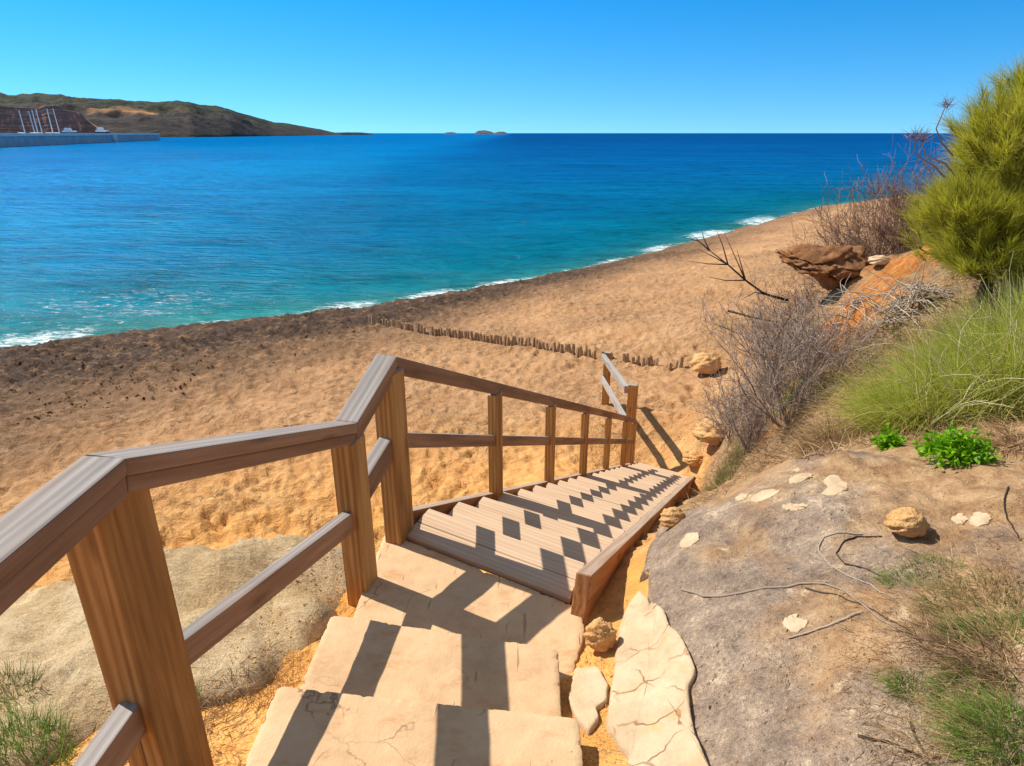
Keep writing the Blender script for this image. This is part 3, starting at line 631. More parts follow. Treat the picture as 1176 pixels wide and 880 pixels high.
# ------------------------------------------------------------------ wooden stairs
st = empty('wooden_staircase', (L0[0] + W0[0] / 2, L0[1] + W0[1] / 2, -2.05)); tag(st, 'long pale wooden staircase with plank treads going down to the beach', 'stairs')
def P3(xy, z): return Vector((xy[0], xy[1], z))
FT = .27; RUN = .40; RISE = RUN * SL; NT = 1 + int(round((SLEN - FT) / RUN)); SLEN = FT + RUN * (NT - 1)
wdir = W0 / np.linalg.norm(W0)
LS = L0 - wdir * .03; RS = R0 + wdir * .03
def stringer(base, w, t0, t1, off):
    return beam('stringer', P3(base + E * t0, -2.05 + off - .14 - SL * t0), P3(base + E * t1, -2.05 + off - .14 - SL * t1), w, .28, M['stringer'], st, bev=.008)
stringer(LS - PN * .03, .07, -.02, SLEN + .05, .10); stringer(RS + PN * .03, .075, -.05, SLEN + .05, .135)
for k in range(NT):
    z = -2.06 - RISE * k; ta = 0 if k == 0 else FT + RUN * (k - 1); rn = FT if k == 0 else RUN
    c0 = L0 + W0 / 2 + E * (ta + rn / 2)
    ang_ = math.atan2(W0[1], W0[0])
    bm = bmesh.new()
    g_ = .008; n_b = 2
    for b_i in range(n_b):
        t0 = ta + b_i * rn / n_b + (g_ / 2 if b_i else -.005); t1 = ta + (b_i + 1) * rn / n_b - (g_ / 2 if b_i == 0 else 0) + (.015 if b_i else 0)
        q = [L0 + E * t0, R0 + E * t0, R0 + E * t1, L0 + E * t1]
        dz = random.uniform(-.003, .003)
        vs = []
        for zz in (z - .04 + dz, z + dz): vs.append([bm.verts.new((p[0], p[1], zz + random.uniform(-.0015, .0015))) for p in q])
        lo, hi = vs
        bm.faces.new(hi); bm.faces.new(lo[::-1])
        for i in range(4): bm.faces.new((lo[i], lo[(i + 1) % 4], hi[(i + 1) % 4], hi[i]))
    bmesh.ops.recalc_face_normals(bm, faces=bm.faces[:])
    bmesh.ops.bevel(bm, geom=bm.edges[:], offset=.004, segments=1, affect='EDGES')
    T = Matrix.Translation((c0[0], c0[1], z)) @ Matrix.Rotation(ang_, 4, 'Z')
    bm.transform(T.inverted())
    me = bpy.data.meshes.new('tread'); bm.to_mesh(me); bm.free()
    o = link('tread', me, M['tread']); o.parent = st; o.matrix_parent_inverse = Matrix.Translation(-Vector(st.location)); o.matrix_basis = T
    # riser board closing the drop to the next tread
    zl = z - RISE; tr = ta + rn - .012
    beam('riser', P3(L0 + E * tr, (z + zl) / 2 - .03), P3(R0 + E * tr, (z + zl) / 2 - .03), .022, max(.05, z - zl - .05), M['tread'], st, bev=.003)

# ------------------------------------------------------------------ railing beside the steps and stairs
rl = empty('wooden_railing', (-.85, 2.0, -1.95)); tag(rl, 'brown timber railing running down beside the stone steps and wooden stairs', 'railing')
PA = np.array((-1.03, -.5)); P1 = np.array((-1.035, 1.46)); P2 = np.array((-.745, 2.63)); PT = np.array((-.62, 3.02)) 
ZA, Z1, Z2, ZT = -.755, -.765, -1.205, -1.02
def post(xy, z0, z1, w=.13, d=None, face=E):
    f = np.array(face) / np.linalg.norm(face)
    return beam('post', P3(xy, z0), P3(xy, z1), w, d or w, M['post'], rl, up=(f[0], f[1], 0), bev=.008)
nrm1 = (P2 - P1) / np.linalg.norm(P2 - P1)
post(PA, -2.0, ZA - .12, .12, .15, P1 - PA); post(P1 + np.array((-.042, .012)), -2.25, Z1 - .075, .135, .175, nrm1); post(P2, -2.3, Z2 - .08, .11, .13, nrm1); post(PT, -2.4, ZT - .09, .10, .15, E)
def chain(name, pts, secs, mat):
    """timbers along pts, mitred at the joints; secs = (width, height, drop below the line) per piece"""
    pts = [Vector(p) for p in pts]; D = [(b - a).normalized() for a, b in zip(pts[:-1], pts[1:])]
    for i, d in enumerate(D):
        w_, h_, dr = secs[i]; y = Vector((0, 0, 1)).cross(d).normalized(); z = d.cross(y)
        n0 = (D[i - 1] + d).normalized() if i else d; n1 = (D[i + 1] + d).normalized() if i + 1 < len(D) else d
        mid = (pts[i] + pts[i + 1]) / 2; bm = bmesh.new(); vv = []
        for e_, n in ((pts[i], n0), (pts[i + 1], n1)):
            for sy, sz in ((-1, 0), (1, 0), (1, -1), (-1, -1)):
                o = e_ + y * (sy * w_ / 2) + Vector((0, 0, -dr)) + z * (sz * h_)
                o = o - d * ((o - e_ - Vector((0, 0, -dr))).dot(n) / d.dot(n)); o += d * (.001 if e_ is pts[i] else -.001)
                q = o - mid; vv.append(bm.verts.new((q.dot(d), q.dot(y), q.dot(z))))
        for f in ((0, 1, 2, 3), (4, 5, 6, 7)): bm.faces.new([vv[k] for k in f])
        for k in range(4): bm.faces.new((vv[k], vv[(k + 1) % 4], vv[4 + (k + 1) % 4], vv[4 + k]))
        bmesh.ops.recalc_face_normals(bm, faces=bm.faces[:])
        bmesh.ops.bevel(bm, geom=bm.edges[:], offset=.007, segments=2, affect='EDGES', profile=.6)
        me = bpy.data.meshes.new(name); bm.to_mesh(me); bm.free(); o = link(name, me, mat, rl)
        mw = Matrix.Identity(4)
        for c_, a_ in enumerate((d, y, z)): mw.col[c_][:3] = a_
        mw.col[3][:3] = mid
        o.matrix_parent_inverse = Matrix.Translation(-Vector(rl.location)); o.matrix_basis = mw
def midrail(a, za, b, zb, w=.06, h=.12, ext=(0, 0)):
    a, b = P3(a, za), P3(b, zb); d = (b - a).normalized(); beam('mid_rail', a - d * ext[0], b + d * ext[1], w, h, M['rail'], rl, bev=.006)
NP = 5; SPC = 1.41
zt = lambda t: ZT - SL * t
PE = P3(PT + E * 8.06, zt(8.06)); line = [P3(PA, ZA), P3(P1, Z1), P3(P2, Z2), P3(PT, ZT), PE]
chain('top_rail', line, [(.118, .046, 0), (.115, .048, 0), (.115, .05, 0), (.05, .088, 0)], M['rail'])
chain('under_rail', line[:4], [(.095, .058, .05), (.095, .05, .052), (.095, .05, .054)], M['rail'])
for k in range(1, NP + 1):
    t = k * SPC; post(PT + E * t, -2.05 - SL * t - .35, zt(t) - .082, .075, .115)
post(PT + E * 8.0 , -2.05 - SL * 8.0 - .3, zt(8.0) - .082, .075, .11)
midrail(PT, ZT - .47, PT + E * 8.0, zt(8.0) - .46, .038, .082, ext=(-.06, 0))
midrail(P1 + np.array((-.03, 0)), -1.49, P2, -1.70, .05, .10, ext=(-.03, -.03)); midrail(PA + np.array((-.04, 0)), -1.42, P1 + np.array((-.06, 0)), -1.58, .06, .11, ext=(0, -.05)); midrail(P2, -1.62, PT, -1.48, .07, .12, ext=(-.04, -.04))

# lower railing on the sand
lr = empty('wooden_railing', (2.4, 13.2, -6.1)); tag(lr, 'short bleached railing on the sand past the foot of the stairs', 'railing')
pa = at_y(725, 476, 11.35); pb = at_y(697, 428, 15.6)
A = Vector((pa[0], pa[1], -4.42)); B = Vector((pb[0], pb[1], -5.2))
for q, zb_ in ((A, gh1(A.x, A.y)), (B, gh1(B.x, B.y))):
    beam('post', (q.x, q.y, zb_ - .3), (q.x, q.y, q.z + .0), .17, .16, M['post'], lr, up=(E[0], E[1], 0), bev=.01)
dv = (B - A); sd = Vector((-dv.y, dv.x, 0)).normalized() * -.12
beam('top_rail', A + sd * -1 + Vector((0, 0, -.12)), B + sd * -1 + Vector((0, 0, -.12)), .1, .14, M['grey_rail'], lr)
beam('mid_rail', A + sd * -1 + Vector((0, 0, -.72)), B + sd * -1 + Vector((0, 0, -.72)), .08, .13, M['grey_rail'], lr)

# row of stakes in the sand
sp = hits([(425, 364 + 7), (470, 372 + 9), (540, 380 + 10), (600, 388 + 10), (650, 395 + 11), (690, 399 + 13), (735, 405 + 12), (782, 411 + 10)])
STK = resample(sp, 96, 0, False)
smesh = []
for k in range(5):
    bm = bmesh.new(); bmesh.ops.create_cone(bm, cap_ends=True, segments=7, radius1=.07, radius2=.05 - .003 * k, depth=1)
    for v in bm.verts:
        v.co.z += .5; v.co.x += .03 * math.sin(v.co.z * 2 + k) + .012 * random.uniform(-1, 1); v.co.y += .012 * random.uniform(-1, 1)
        if v.co.z > .9: v.co.z -= .12 * (v.co.x * 9) % .15
    me = bpy.data.meshes.new('stake'); bm.to_mesh(me); bm.free(); me.materials.append(M['stake']); smesh.append(me)
for k, p in enumerate(STK):
    if random.random() < .01 + .22 * (k > 76): continue
    o = bpy.data.objects.new('wooden_stake', smesh[k % 5]); col.objects.link(o)
    h_ = random.uniform(.31, .37) * (1 if k < 76 else random.uniform(.7, 1.1))
    x, y = p[0] + random.uniform(-.02, .02), p[1] + random.uniform(-.03, .03)
    o.location = (x, y, gh1(x, y) - .1); o.scale = (1.1, 1.1, h_ + .1); o.rotation_euler = (random.uniform(-.08, .08), random.uniform(-.08, .1) + .03, random.uniform(0, 6))
    tag(o, 'short weathered wooden stake in the row across the sand', 'stake', 'wooden stakes in a row across the sand')
# ------------------------------------------------------------------ rock outcrops and stones
from mathutils.bvhtree import BVHTree
def zb(x, y): return base_h(np.asarray(x, float), np.asarray(y, float))[0]
def pix(pts): return hits(pts)[:, :2]
NR = 80
prof_r = [(1.0, -.25), (1.0, -.05), (.995, .01), (.985, .035)] + [(s_, .035 + .045 * min(1, (1 - s_) * 5)) for s_ in np.linspace(.975, 0, NR)]
prof_l = [(1.0, -.3), (1.0, -.05), (.992, .02), (.98, .05)] + [(s_, .05 + .09 * min(1, (1 - s_) * 4)) for s_ in np.linspace(.97, 0, NR)]
right_px = [(737, 662), (752, 630), (775, 606), (800, 588), (850, 560), (900, 535), (950, 523), (1000, 518), (1060, 523), (1120, 530), (1190, 540), (1240, 640), (1250, 760), (1240, 900), (1000, 960), (850, 960), (795, 900), (785, 830), (770, 760), (745, 705)]
ro = plate('rock_outcrop', pix(right_px), M['grey_rock'], zb, prof_r, 460, .05, None, None, .045, .42)
tag(ro, 'big grey weathered rock sloping up on the right of the steps', 'rock')
left_px = [(-120, 715), (-60, 700), (0, 688), (60, 672), (170, 655), (250, 634), (330, 620), (385, 626), (424, 645), (412, 695), (382, 735), (345, 772), (305, 800), (250, 815), (190, 825), (120, 850), (60, 900), (-40, 950), (-160, 850)]
lo_ = plate('rock_outcrop', pix(left_px), M['pale_rock'], zb, prof_l, 420, .08, None, None, .07, .33)
tag(lo_, 'pale beige rock shoulder behind the railing left of the steps', 'rock')
def bvh_of(objs):
    V, P, n = [], [], 0
    for o in objs:
        me = o.data; co = np.empty(len(me.vertices) * 3); me.vertices.foreach_get('co', co); V.append(co.reshape(-1, 3))
        lv = np.empty(len(me.loops), np.int64); me.loops.foreach_get('vertex_index', lv); P += (lv.reshape(-1, 4) + n).tolist(); n += len(me.vertices)
    return BVHTree.FromPolygons(np.concatenate(V).tolist(), P)
BV = bvh_of([ro, lo_, g])
def cast(u, v):
    d = ray(u, v); q = BV.ray_cast((0, 0, 0), Vector(d))
    return q[0] if q[0] else Vector(d) * 10
def drop(x, y):
    q = BV.ray_cast((x, y, 30), (0, 0, -1)); return q[0].z if q[0] else gh1(x, y)
def dropn(xy): return np.array([(x, y, drop(x, y)) for x, y in xy])
def dropz(x, y): return np.array([drop(a, b) for a, b in zip(np.ravel(x), np.ravel(y))])
def flat_stone(px, label, mat, thick=.02, n=90, jit=.008, cat='stone', name='stone', group=None, up=.0):
    pts = [cast(u, v) for u, v in px]; poly = np.array([(p.x, p.y) for p in pts])
    o = plate(name, poly, mat, dropz, [(1.0, -.03), (1.0, thick * .25), (.975, thick * .7), (.94, thick * .95), (.85, thick), (.7, thick + up * .4), (.5, thick + up * .7), (.25, thick + up), (0, thick + up)], n, jit, None, None, .004, .08)
    return tag(o, label, cat, group)
flat_stone([(734, 679), (750, 692), (770, 720), (790, 750), (801, 777), (791, 792), (793, 830), (801, 860), (814, 885), (830, 925), (712, 930), (716, 902), (725, 876), (712, 864), (695, 837), (701, 800), (706, 760), (711, 722), (722, 695)],
           'large cracked cream limestone slab right of the stone steps', M['pale'], .03, 220, .004, 'stone', 'limestone_slab')
flat_stone([(660, 770), (687, 769), (699, 790), (696, 810), (684, 818), (687, 832), (677, 846), (662, 832), (651, 805)], 'small cream stone patch between the steps and the cracked slab', M['pale_plain'], .025, 120, .003)
for px, lab in (([(945, 552), (955, 545), (966, 547), (974, 556), (972, 564), (958, 570), (941, 568), (952, 560)], 'cream stone with two lobes set in the top of the grey rock'),
                ([(905, 552), (916, 545), (930, 543), (934, 549), (920, 555), (908, 556)], 'cream stone left of the two lobed stone on the grey rock'),
                ([(860, 574), (872, 566), (888, 562), (896, 564), (886, 572), (868, 577)], 'long cream stone near the left crest of the grey rock'),
                ([(897, 581), (908, 578), (924, 579), (928, 583), (916, 587), (902, 586)], 'flat oval cream stone below the others on the grey rock'),
                ([(844, 573), (852, 567), (860, 568), (856, 574), (848, 576)], 'smallest cream stone at the left crest of the grey rock'),
                ([(780, 625), (788, 614), (800, 611), (803, 618), (794, 628), (784, 630)], 'cream stone alone on the left flank of the grey rock near the stairs'),
                ([(905, 708), (915, 704), (928, 716), (918, 727), (906, 726), (898, 716)], 'pale angular stone below the long root on the grey rock'),
                ([(1092, 595), (1104, 590), (1112, 596), (1106, 603), (1096, 601)], 'small tan stone right of the round boulder'),
                ([(1112, 598), (1122, 588), (1138, 594), (1136, 603), (1122, 606)], 'pale patchy stone at the right edge of the grey rock')):
    flat_stone(px, lab, M['pale_plain'], .005, 60, .006, up=.003)
def boulder(u, v, wpx, hpx, label, mat, seed, cat='boulder', name='boulder', deep=.9, rz=0.0, sink=.3, amp=.12):
    p = cast(u, v); dep = p.y * CP - p.z * SP; sx = wpx / 2 / F * dep; sz = hpx / 2 / F * dep
    o = lump(name, (p.x, p.y + sx * .5, p.z + sz * (1 - sink)), (sx, sx * deep, sz), mat, seed, amp, 1.5, 5, rz); return tag(o, label, cat)
boulder(1045, 618, 46, 34, 'round tan boulder sitting on the grey rock', M['sandstone'], 3, rz=.4)
boulder(812, 432, 34, 30, 'rounded boulder alone on the sand beyond the stairs', M['sandstone'], 5)
boulder(690, 750, 36, 44, 'brown lumpy stone beside the landing at the foot of the stair stringer', M['sandstone'], 8, sink=.25, amp=.16)
boulder(774, 604, 30, 28, 'orange stone against the right side of the stairs', M['sandstone'], 11, sink=.7)
boulder(822, 512, 46, 30, 'tan rock on the bank edge right of the stair foot', M['sandstone'], 12, amp=.2)
boulder(800, 536, 30, 16, 'low tan rock at the end of the stairs', M['sandstone'], 14, amp=.2)
boulder(1012, 306, 24, 14, 'small pale stone at the top of the red earth', M['pale_plain'], 15)
p = at_y(946, 312, 9.0); o = lump('rock_ledge', (p[0], p[1] + .1, p[2] + .12), (1, 1, 1), M['red_rock'], 23, .30, 1.5, 5, 0, None, 2.0); tag(o, 'jagged overhanging brown rock ledge at the top of the red earth', 'rock')
for v in o.data.vertices:           # a wedge: flat pale top, thin lip to the left, underside falling away to the right
    x, y, z = v.co; k = min(max((x + 1.1) / 2.1, 0), 1)
    v.co = (x * .6 + .05 * z, y * .5, (z * .27 * (.45 + .55 * k) if z > 0 else z * (.05 + .6 * k * k)) + .07 * float(fbm(np.array(x * 1.6 + z), np.array(y * 1.6 - z), 4, 91)))
o.rotation_euler = (.15, .06, .2)

# ------------------------------------------------------------------ plants
M['needle'] = mat_blade('pine_needles', [(.1, lin(124, 128, 24)), (.4, lin(172, 174, 44)), (.7, lin(202, 198, 76)), (1, lin(222, 212, 116))], .5, .5, .55)
M['green'] = mat_blade('grass_blades', [(.0, lin(120, 128, 42)), (.4, lin(166, 176, 62)), (.75, lin(198, 200, 96)), (1, lin(222, 214, 144))], .6, .4)
M['fresh'] = mat_blade('fresh_grass', [(.0, lin(82, 106, 40)), (.5, lin(116, 148, 54)), (1, lin(166, 186, 92))], .6, .4)
M['dull'] = mat_blade('dull_grass', [(.0, lin(96, 100, 56)), (.5, lin(134, 136, 78)), (1, lin(178, 170, 118))], .6, .4)
M['leaf'] = mat_blade('leafy_green', [(.0, lin(84, 130, 8)), (.5, lin(122, 178, 18)), (1, lin(160, 204, 50))], .45, .45, .7)
M['straw'] = mat_blade('straw', [(.0, lin(112, 84, 58)), (.4, lin(156, 124, 86)), (.8, lin(190, 160, 116)), (1, lin(214, 190, 150))], .75, .1, .8)
M['litter'] = mat_blade('brown_litter', [(.0, lin(78, 56, 38)), (.5, lin(122, 94, 66)), (1, lin(168, 138, 102))], .8, 0, .9)
M['stem'] = mat_blade('pale_stem', [(.0, lin(150, 140, 84)), (.5, lin(186, 176, 120)), (1, lin(206, 200, 160))], .6, 0, 1)
M['twig'] = mat_blade('dead_twigs', [(.0, lin(112, 94, 84)), (.5, lin(152, 134, 122)), (1, lin(190, 174, 160))], .85, 0, 1)
M['twig_brown'] = mat_blade('brown_twigs', [(.0, lin(92, 66, 54)), (.5, lin(136, 104, 86)), (1, lin(172, 140, 118))], .85, 0, 1)
M['twig_dark'] = mat_blade('dark_branch', [(.0, lin(44, 34, 30)), (1, lin(76, 62, 54))], .85, 0, 1)
M['twig_pale'] = mat_blade('bleached_twigs', [(.0, lin(140, 124, 108)), (1, lin(204, 192, 174))], .8, 0, 1)
M['bark'] = mat_bark('pine_bark', lin(58, 42, 32), lin(92, 70, 54), lin(124, 100, 80))

def rvec(n): return unit(rng.normal(size=(n, 3)))
def disc(n, c, rx, ry):
    a = rng.random(n) * 2 * np.pi; r = np.sqrt(rng.random(n)); return np.c_[c[0] + rx * r * np.cos(a), c[1] + ry * r * np.sin(a)]
def stem_path(p, d, L, n=7, wig=.25, grav=0.0):
    pts = [np.array(p, float)]; d = np.array(d, float) / np.linalg.norm(d)
    for _ in range(n - 1):
        d = d + wig * rng.normal(size=3) * .5 + np.array((0, 0, -grav)); d /= np.linalg.norm(d); pts.append(pts[-1] + d * L / (n - 1))
    return np.array(pts), d
def dead_shrub(name, root, hgt, wid, label, mat, stems=14, kids=5, r0=.012, cat='shrub', lean=(0, 0, 0), levels=3, up=.9, group=None, fine=.0022):
    polys = []
    def grow(p, d, L, r, lv):
        pts, dl = stem_path(p, d, L, 6 if lv else 5, .28, -.02)
        polys.append((pts, r, max(r * .45, fine)))
        if lv <= 0: return
        for k in range(kids):
            i = rng.integers(1, len(pts)); t = unit(pts[i] - pts[i - 1])
            nd = unit(t * .9 + rng.normal(size=3) * .55 + np.array((0, 0, .25)) + np.array(lean) * .3)
            grow(pts[i], nd, L * rng.uniform(.4, .75), max(r * .5, fine), lv - 1)
    for k in range(stems):
        a = rng.random() * 6.28; sp = rng.uniform(.1, 1) * wid / hgt
        d = np.array((math.cos(a) * sp, math.sin(a) * sp, up)) + np.array(lean)
        q = np.array(root) + np.array((math.cos(a), math.sin(a), 0)) * wid * .18 * rng.random()
        grow(q, d, hgt * rng.uniform(.5, .8), r0 * rng.uniform(.6, 1), levels - 1)
    e = empty(name, root); tag(e, label, cat, group)
    nn = len(polys); main = [p_ for p_ in polys if p_[1] > r0 * .55]; thin = [p_ for p_ in polys if p_[1] <= r0 * .55]
    tubes('branches', main, mat, e, 5)
    if thin: tubes('twigs', thin, mat, e, 3)
    return e
def tuft(name, c, rx, ry, n, L, W, mat, label, cat='grass', droop=.45, wind=(0, 0, 0), spread=.6, group=None, stems=0, seg=3):
    e = empty(name, (c[0], c[1], drop(c[0], c[1]))); tag(e, label, cat, group)
    xy = disc(n, c, rx, ry); P = dropn(xy) - (0, 0, .01)
    out = (xy - np.array(c[:2])) / np.array((rx, ry)); D = np.c_[out * spread, np.ones(n)] + rng.normal(size=(n, 3)) * .3; D[:, 2] = np.abs(D[:, 2]) + .25
    blades('blades', P, D, rng.uniform(.5, 1.1, n) * L, rng.uniform(.6, 1.2, n) * W, droop * rng.uniform(.4, 1.3, n), mat, e, seg, wind)
    return e

# pine on the right skyline
pr = (4.5, 6.05); pz = drop(*pr); pe = empty('pine_tree', (pr[0], pr[1], pz)); tag(pe, 'young yellow green pine tree with long soft needles on the right skyline', 'tree')
lobes = [((4.40, 6.0, -.84), (.60, .55, .40)), ((4.9, 6.05, -.80), (.5, .5, .45)), ((4.36, 6.05, -.16), (.34, .40, .46)), ((4.78, 6.1, -.10), (.42, .42, .55)), ((4.66, 6.1, .24), (.26, .28, .30)), ((4.08, 5.95, -.70), (.30, .35, .24)), ((4.4, 5.8, -1.1), (.5, .4, .2)), ((5.1, 6.1, .05), (.4, .4, .5))]
tp = [(np.array([(pr[0], pr[1], pz - .1), (pr[0] + .03, pr[1], pz + .5), (pr[0] - .02, pr[1] + .03, pz + 1.1), (pr[0] + .05, pr[1] + .05, .25)]), .065, .015)]
tubes('trunk', tp, M['bark'], pe, 9)
br = []; TP = []; TD = []
for c, r in lobes:
    c, r = np.array(c), np.array(r); k = int(430 * r[0] * r[2] / .24)
    d = rvec(k); d[:, 2] = d[:, 2] * .9 + .12; rad_ = rng.uniform(.35, 1, k) ** .6
    pts = c + d * r * (rad_ * (1 + .16 * rng.normal(size=k)))[:, None]; TP.append(pts); dd = unit(unit(d) * .75 + np.array((-.08, -.05, .85)) + rng.normal(size=(k, 3)) * .18); TD.append(dd)
    for i in range(0, k, 9):
        z0 = min(max(pts[i, 2] - .35, pz + .3), .1); s_ = np.array((pr[0], pr[1], z0)); m_ = (s_ + pts[i]) / 2 + (0, 0, -.05); br.append((np.array([s_, m_, pts[i], pts[i] + dd[i] * .1]), .012, .004))
tubes('branches', br, M['bark'], pe, 5)
TP = np.concatenate(TP); TD = np.concatenate(TD); k = 46
P_ = np.repeat(TP, k, 0) + np.repeat(TD, k, 0) * (rng.random((len(TP) * k, 1)) * .16 - .04); D_ = np.repeat(TD, k, 0) + rng.normal(size=(len(TP) * k, 3)) * .30
blades('crown', P_, D_, rng.uniform(.10, .24, len(P_)), .0036, .06, M['needle'], pe, 2, (-.02, 0, 0), .6)
ki = rng.random(len(P_)) < .07
blades('dry_needles', P_[ki] - (0, 0, .03), D_[ki] + rng.normal(size=(ki.sum(), 3)) * .2, rng.uniform(.08, .18, ki.sum()), .004, .25, M['straw'], pe, 2)
# dead twig tips poking out at the left of the crown
for (uv, tip) in (((1082, 165), (1086, 122)), ((1085, 188), (1058, 160)), ((1072, 190), (1049, 158))):
    a_ = at_y(*uv, 5.95); b_ = at_y(*tip, 5.9); n_ = 60
    mid_ = (a_ + b_) / 2 + np.array((-.06, 0, -.03)); tubes('dead_branch', [(np.array([a_ + (.15, .05, -.1), a_, mid_, b_]), .008, .004)], M['twig_brown'], pe, 5)
    blades('dead_needles', np.repeat(b_[None], n_, 0) + rng.normal(size=(n_, 3)) * .02, rvec(n_) + np.array((0, 0, .7)), rng.uniform(.06, .13, n_), .004, .0, M['twig_brown'], pe, 2)
# brown underskirt below the pine
tuft('dry_grass_clump', (4.35, 5.55), .7, .35, 2600, .5, .005, M['straw'], 'dry straw coloured grass under the young pine', droop=.7)

# large yellow green clumps in front of the pine
tuft('grass_clump', (3.34, 4.65), .40, .38, 8000, .95, .0048, M['green'], 'big soft yellow green grass clump left of the tangled stems', droop=.55, spread=.62)
gs_ = bpy.context.scene.objects['grass_clump']; xy = disc(900, (3.34, 4.65), .42, .38)
blades('dry_blades', dropn(xy), np.c_[(xy - (3.34, 4.65)) * 1.6, np.ones(900)] + rng.normal(size=(900, 3)) * .3, rng.uniform(.5, .95, 900), .0045, .6, M['straw'], gs_, 3)
gc = tuft('grass_clump', (3.85, 4.5), .55, .42, 8000, 1.1, .0055, M['green'], 'taller bright green clump with long pale tangled stems at the right edge', droop=.55, spread=.6)
polys = []
for k in range(150):
    q = disc(1, (3.6, 4.3), .62, .35)[0]; z = drop(*q); a = rng.random() * 6.28
    pts, _ = stem_path((q[0], q[1], z), (math.cos(a) * .8, math.sin(a) * .5 - .2, 1.1), rng.uniform(.6, 1.2), 9, .42, .09); polys.append((pts, rng.uniform(.003, .0055), .0015))
tubes('pale_stems', polys, M['stem'], gc, 4)
tuft('grass_clump', (3.0, 5.2), .35, .3, 2200, .45, .005, M['straw'], 'tan dry grass hummock behind the soft grass clump', droop=.7, spread=.9)
tuft('grass_clump', (4.2, 4.9), .45, .4, 3000, .85, .006, M['dull'], 'dull green grass between the pine and the tangled clump', droop=.5, spread=.7)

def leafy(u, v, r, h, n, label):
    c = cast(u, v); e = empty('leafy_plant', c); tag(e, label, 'plant')
    d = rvec(n); d[:, 2] = np.abs(d[:, 2]); P = np.array(c) + d * np.array((r, r * .8, h)) * (rng.uniform(.3, 1, n) ** .5)[:, None] * (1 + .25 * rng.normal(size=(n, 1)))
    blades('leaves', P, d + rng.normal(size=(n, 3)) * .6 + (0, -.2, .3), rng.uniform(.02, .042, n), rng.uniform(.014, .024, n), .3, M['leaf'], e, 3, taper=.5)
    st_ = [(np.array([np.array(c) + (0, 0, -.02), np.array(c) + (P[i] - np.array(c)) * .5 + (0, 0, .01), P[i]]), .003, .0015) for i in range(0, n, 14)]
    tubes('stems', st_, M['leaf'], e, 4)
leafy(1020, 514, .065, .085, 300, 'small bright green leafy plant at the back edge of the grey rock')
leafy(1096, 525, .15, .12, 1000, 'wide bright green leafy plant in front of the tangled grass')

# dead grey shrubs on the bank
for (u, v, h_, w_, st_, lab) in ((838, 505, .6, .55, 10, 'low sparse grey shrub leaning out at the left edge of the bank'), (862, 520, 1.0, .8, 24, 'dense grey dead shrub low on the bank beside the stair foot'), (905, 490, 1.2, .9, 24, 'grey dead shrub in the middle of the bank behind the small green bush'),
                                (880, 425, 1.05, .8, 18, 'wide grey dead shrub on the sand edge of the bank'), (930, 425, .7, .7, 16, 'bare grey shrub under the overhanging rock ledge')):
    c = cast(u, v); dead_shrub('dead_shrub', c, h_, w_, lab, M['twig'], st_, 4, .010, levels=4)
c = at_y(1005, 300, 10.2); c[2] = drop(c[0], c[1]); dead_shrub('dead_shrub', c, 1.5, 1.3, 'bare brown shrub on the skyline left of the pine', M['twig_brown'], 44, 4, .013, levels=4, up=.8, lean=(-.15, 0, 0))
c = at_y(1045, 280, 9.4); c[2] = drop(c[0], c[1]); dead_shrub('dead_shrub', c, 1.3, .9, 'reddish bare shrub touching the left side of the pine', M['twig_brown'], 36, 4, .011, levels=4)
c = at_y(960, 300, 11.5); c[2] = drop(c[0], c[1]); dead_shrub('dead_shrub', c, 1.2, 1.2, 'thin dark bare shrub behind the rock ledge', M['twig_brown'], 24, 4, .013, levels=4, lean=(-.5, 0, 0), up=.7)
# bare branch reaching over the sand, and loose sticks
def branch(name, px, label, mat, r0, side=(), cat='branch', r1=.003):
    main = [at_y(u, v, y) for u, v, y in px]; polys = [(resample(np.array(main), 14, 0, False), r0, r1)]
    for k, (i, u, v, y) in enumerate(side):
        polys.append((np.array([main[i], (main[i] + at_y(u, v, y)) / 2 + rng.normal(size=3) * .03, at_y(u, v, y)]), r0 * .55, r1 * .7))
    o = tubes(name, polys, mat, None, 6); return tag(o, label, cat)
branch('bare_branch', [(905, 345, 9.2), (878, 338, 9.2), (856, 322, 9.3), (836, 304, 9.4), (815, 288, 9.5), (795, 270, 9.6)], 'long bare dark branch reaching left over the sand', M['twig_dark'], .022,
       [(2, 832, 268, 9.5), (3, 800, 285, 9.5), (3, 822, 262, 9.6), (4, 783, 272, 9.6), (3, 790, 300, 9.4), (2, 812, 318, 9.2), (4, 806, 264, 9.7), (2, 846, 286, 9.6), (1, 850, 345, 9.1)])
branch('stick', [(836, 357, 9.5), (870, 366, 9.2), (910, 373, 8.9)], 'straight dark stick lying out from the bank over the sand', M['twig_dark'], .020)
branch('stick', [(886, 400, 8.6), (898, 378, 8.6), (918, 346, 8.7)], 'thin upright stick leaning among the grey shrubs', M['twig_dark'], .012)
branch('stick', [(826, 374, 9.8), (850, 384, 9.6), (878, 402, 9.3)], 'thin stick on the sand below the straight dark stick', M['twig_dark'], .010)
for k, (u, v, w_, lab) in enumerate(((950, 395, .55, 'bleached tangle of dead twigs below the red earth'), (1030, 362, .38, 'bleached twigs draped over the red earth in front of the pine'))):
    c = cast(u, v); polys = []
    for i in range(95):
        q = disc(1, (c.x, c.y), w_ * .5, w_ * .4)[0]; z = drop(*q)
        pts, _ = stem_path((q[0], q[1], z + .12), (rng.normal() * .8 + .3, rng.normal() * .6, .35), rng.uniform(.25, .8), 7, .35, .12); polys.append((pts, .006, .002))
    o = tubes('twig_pile', polys, M['twig_pale'], None, 4); tag(o, lab, 'twigs')
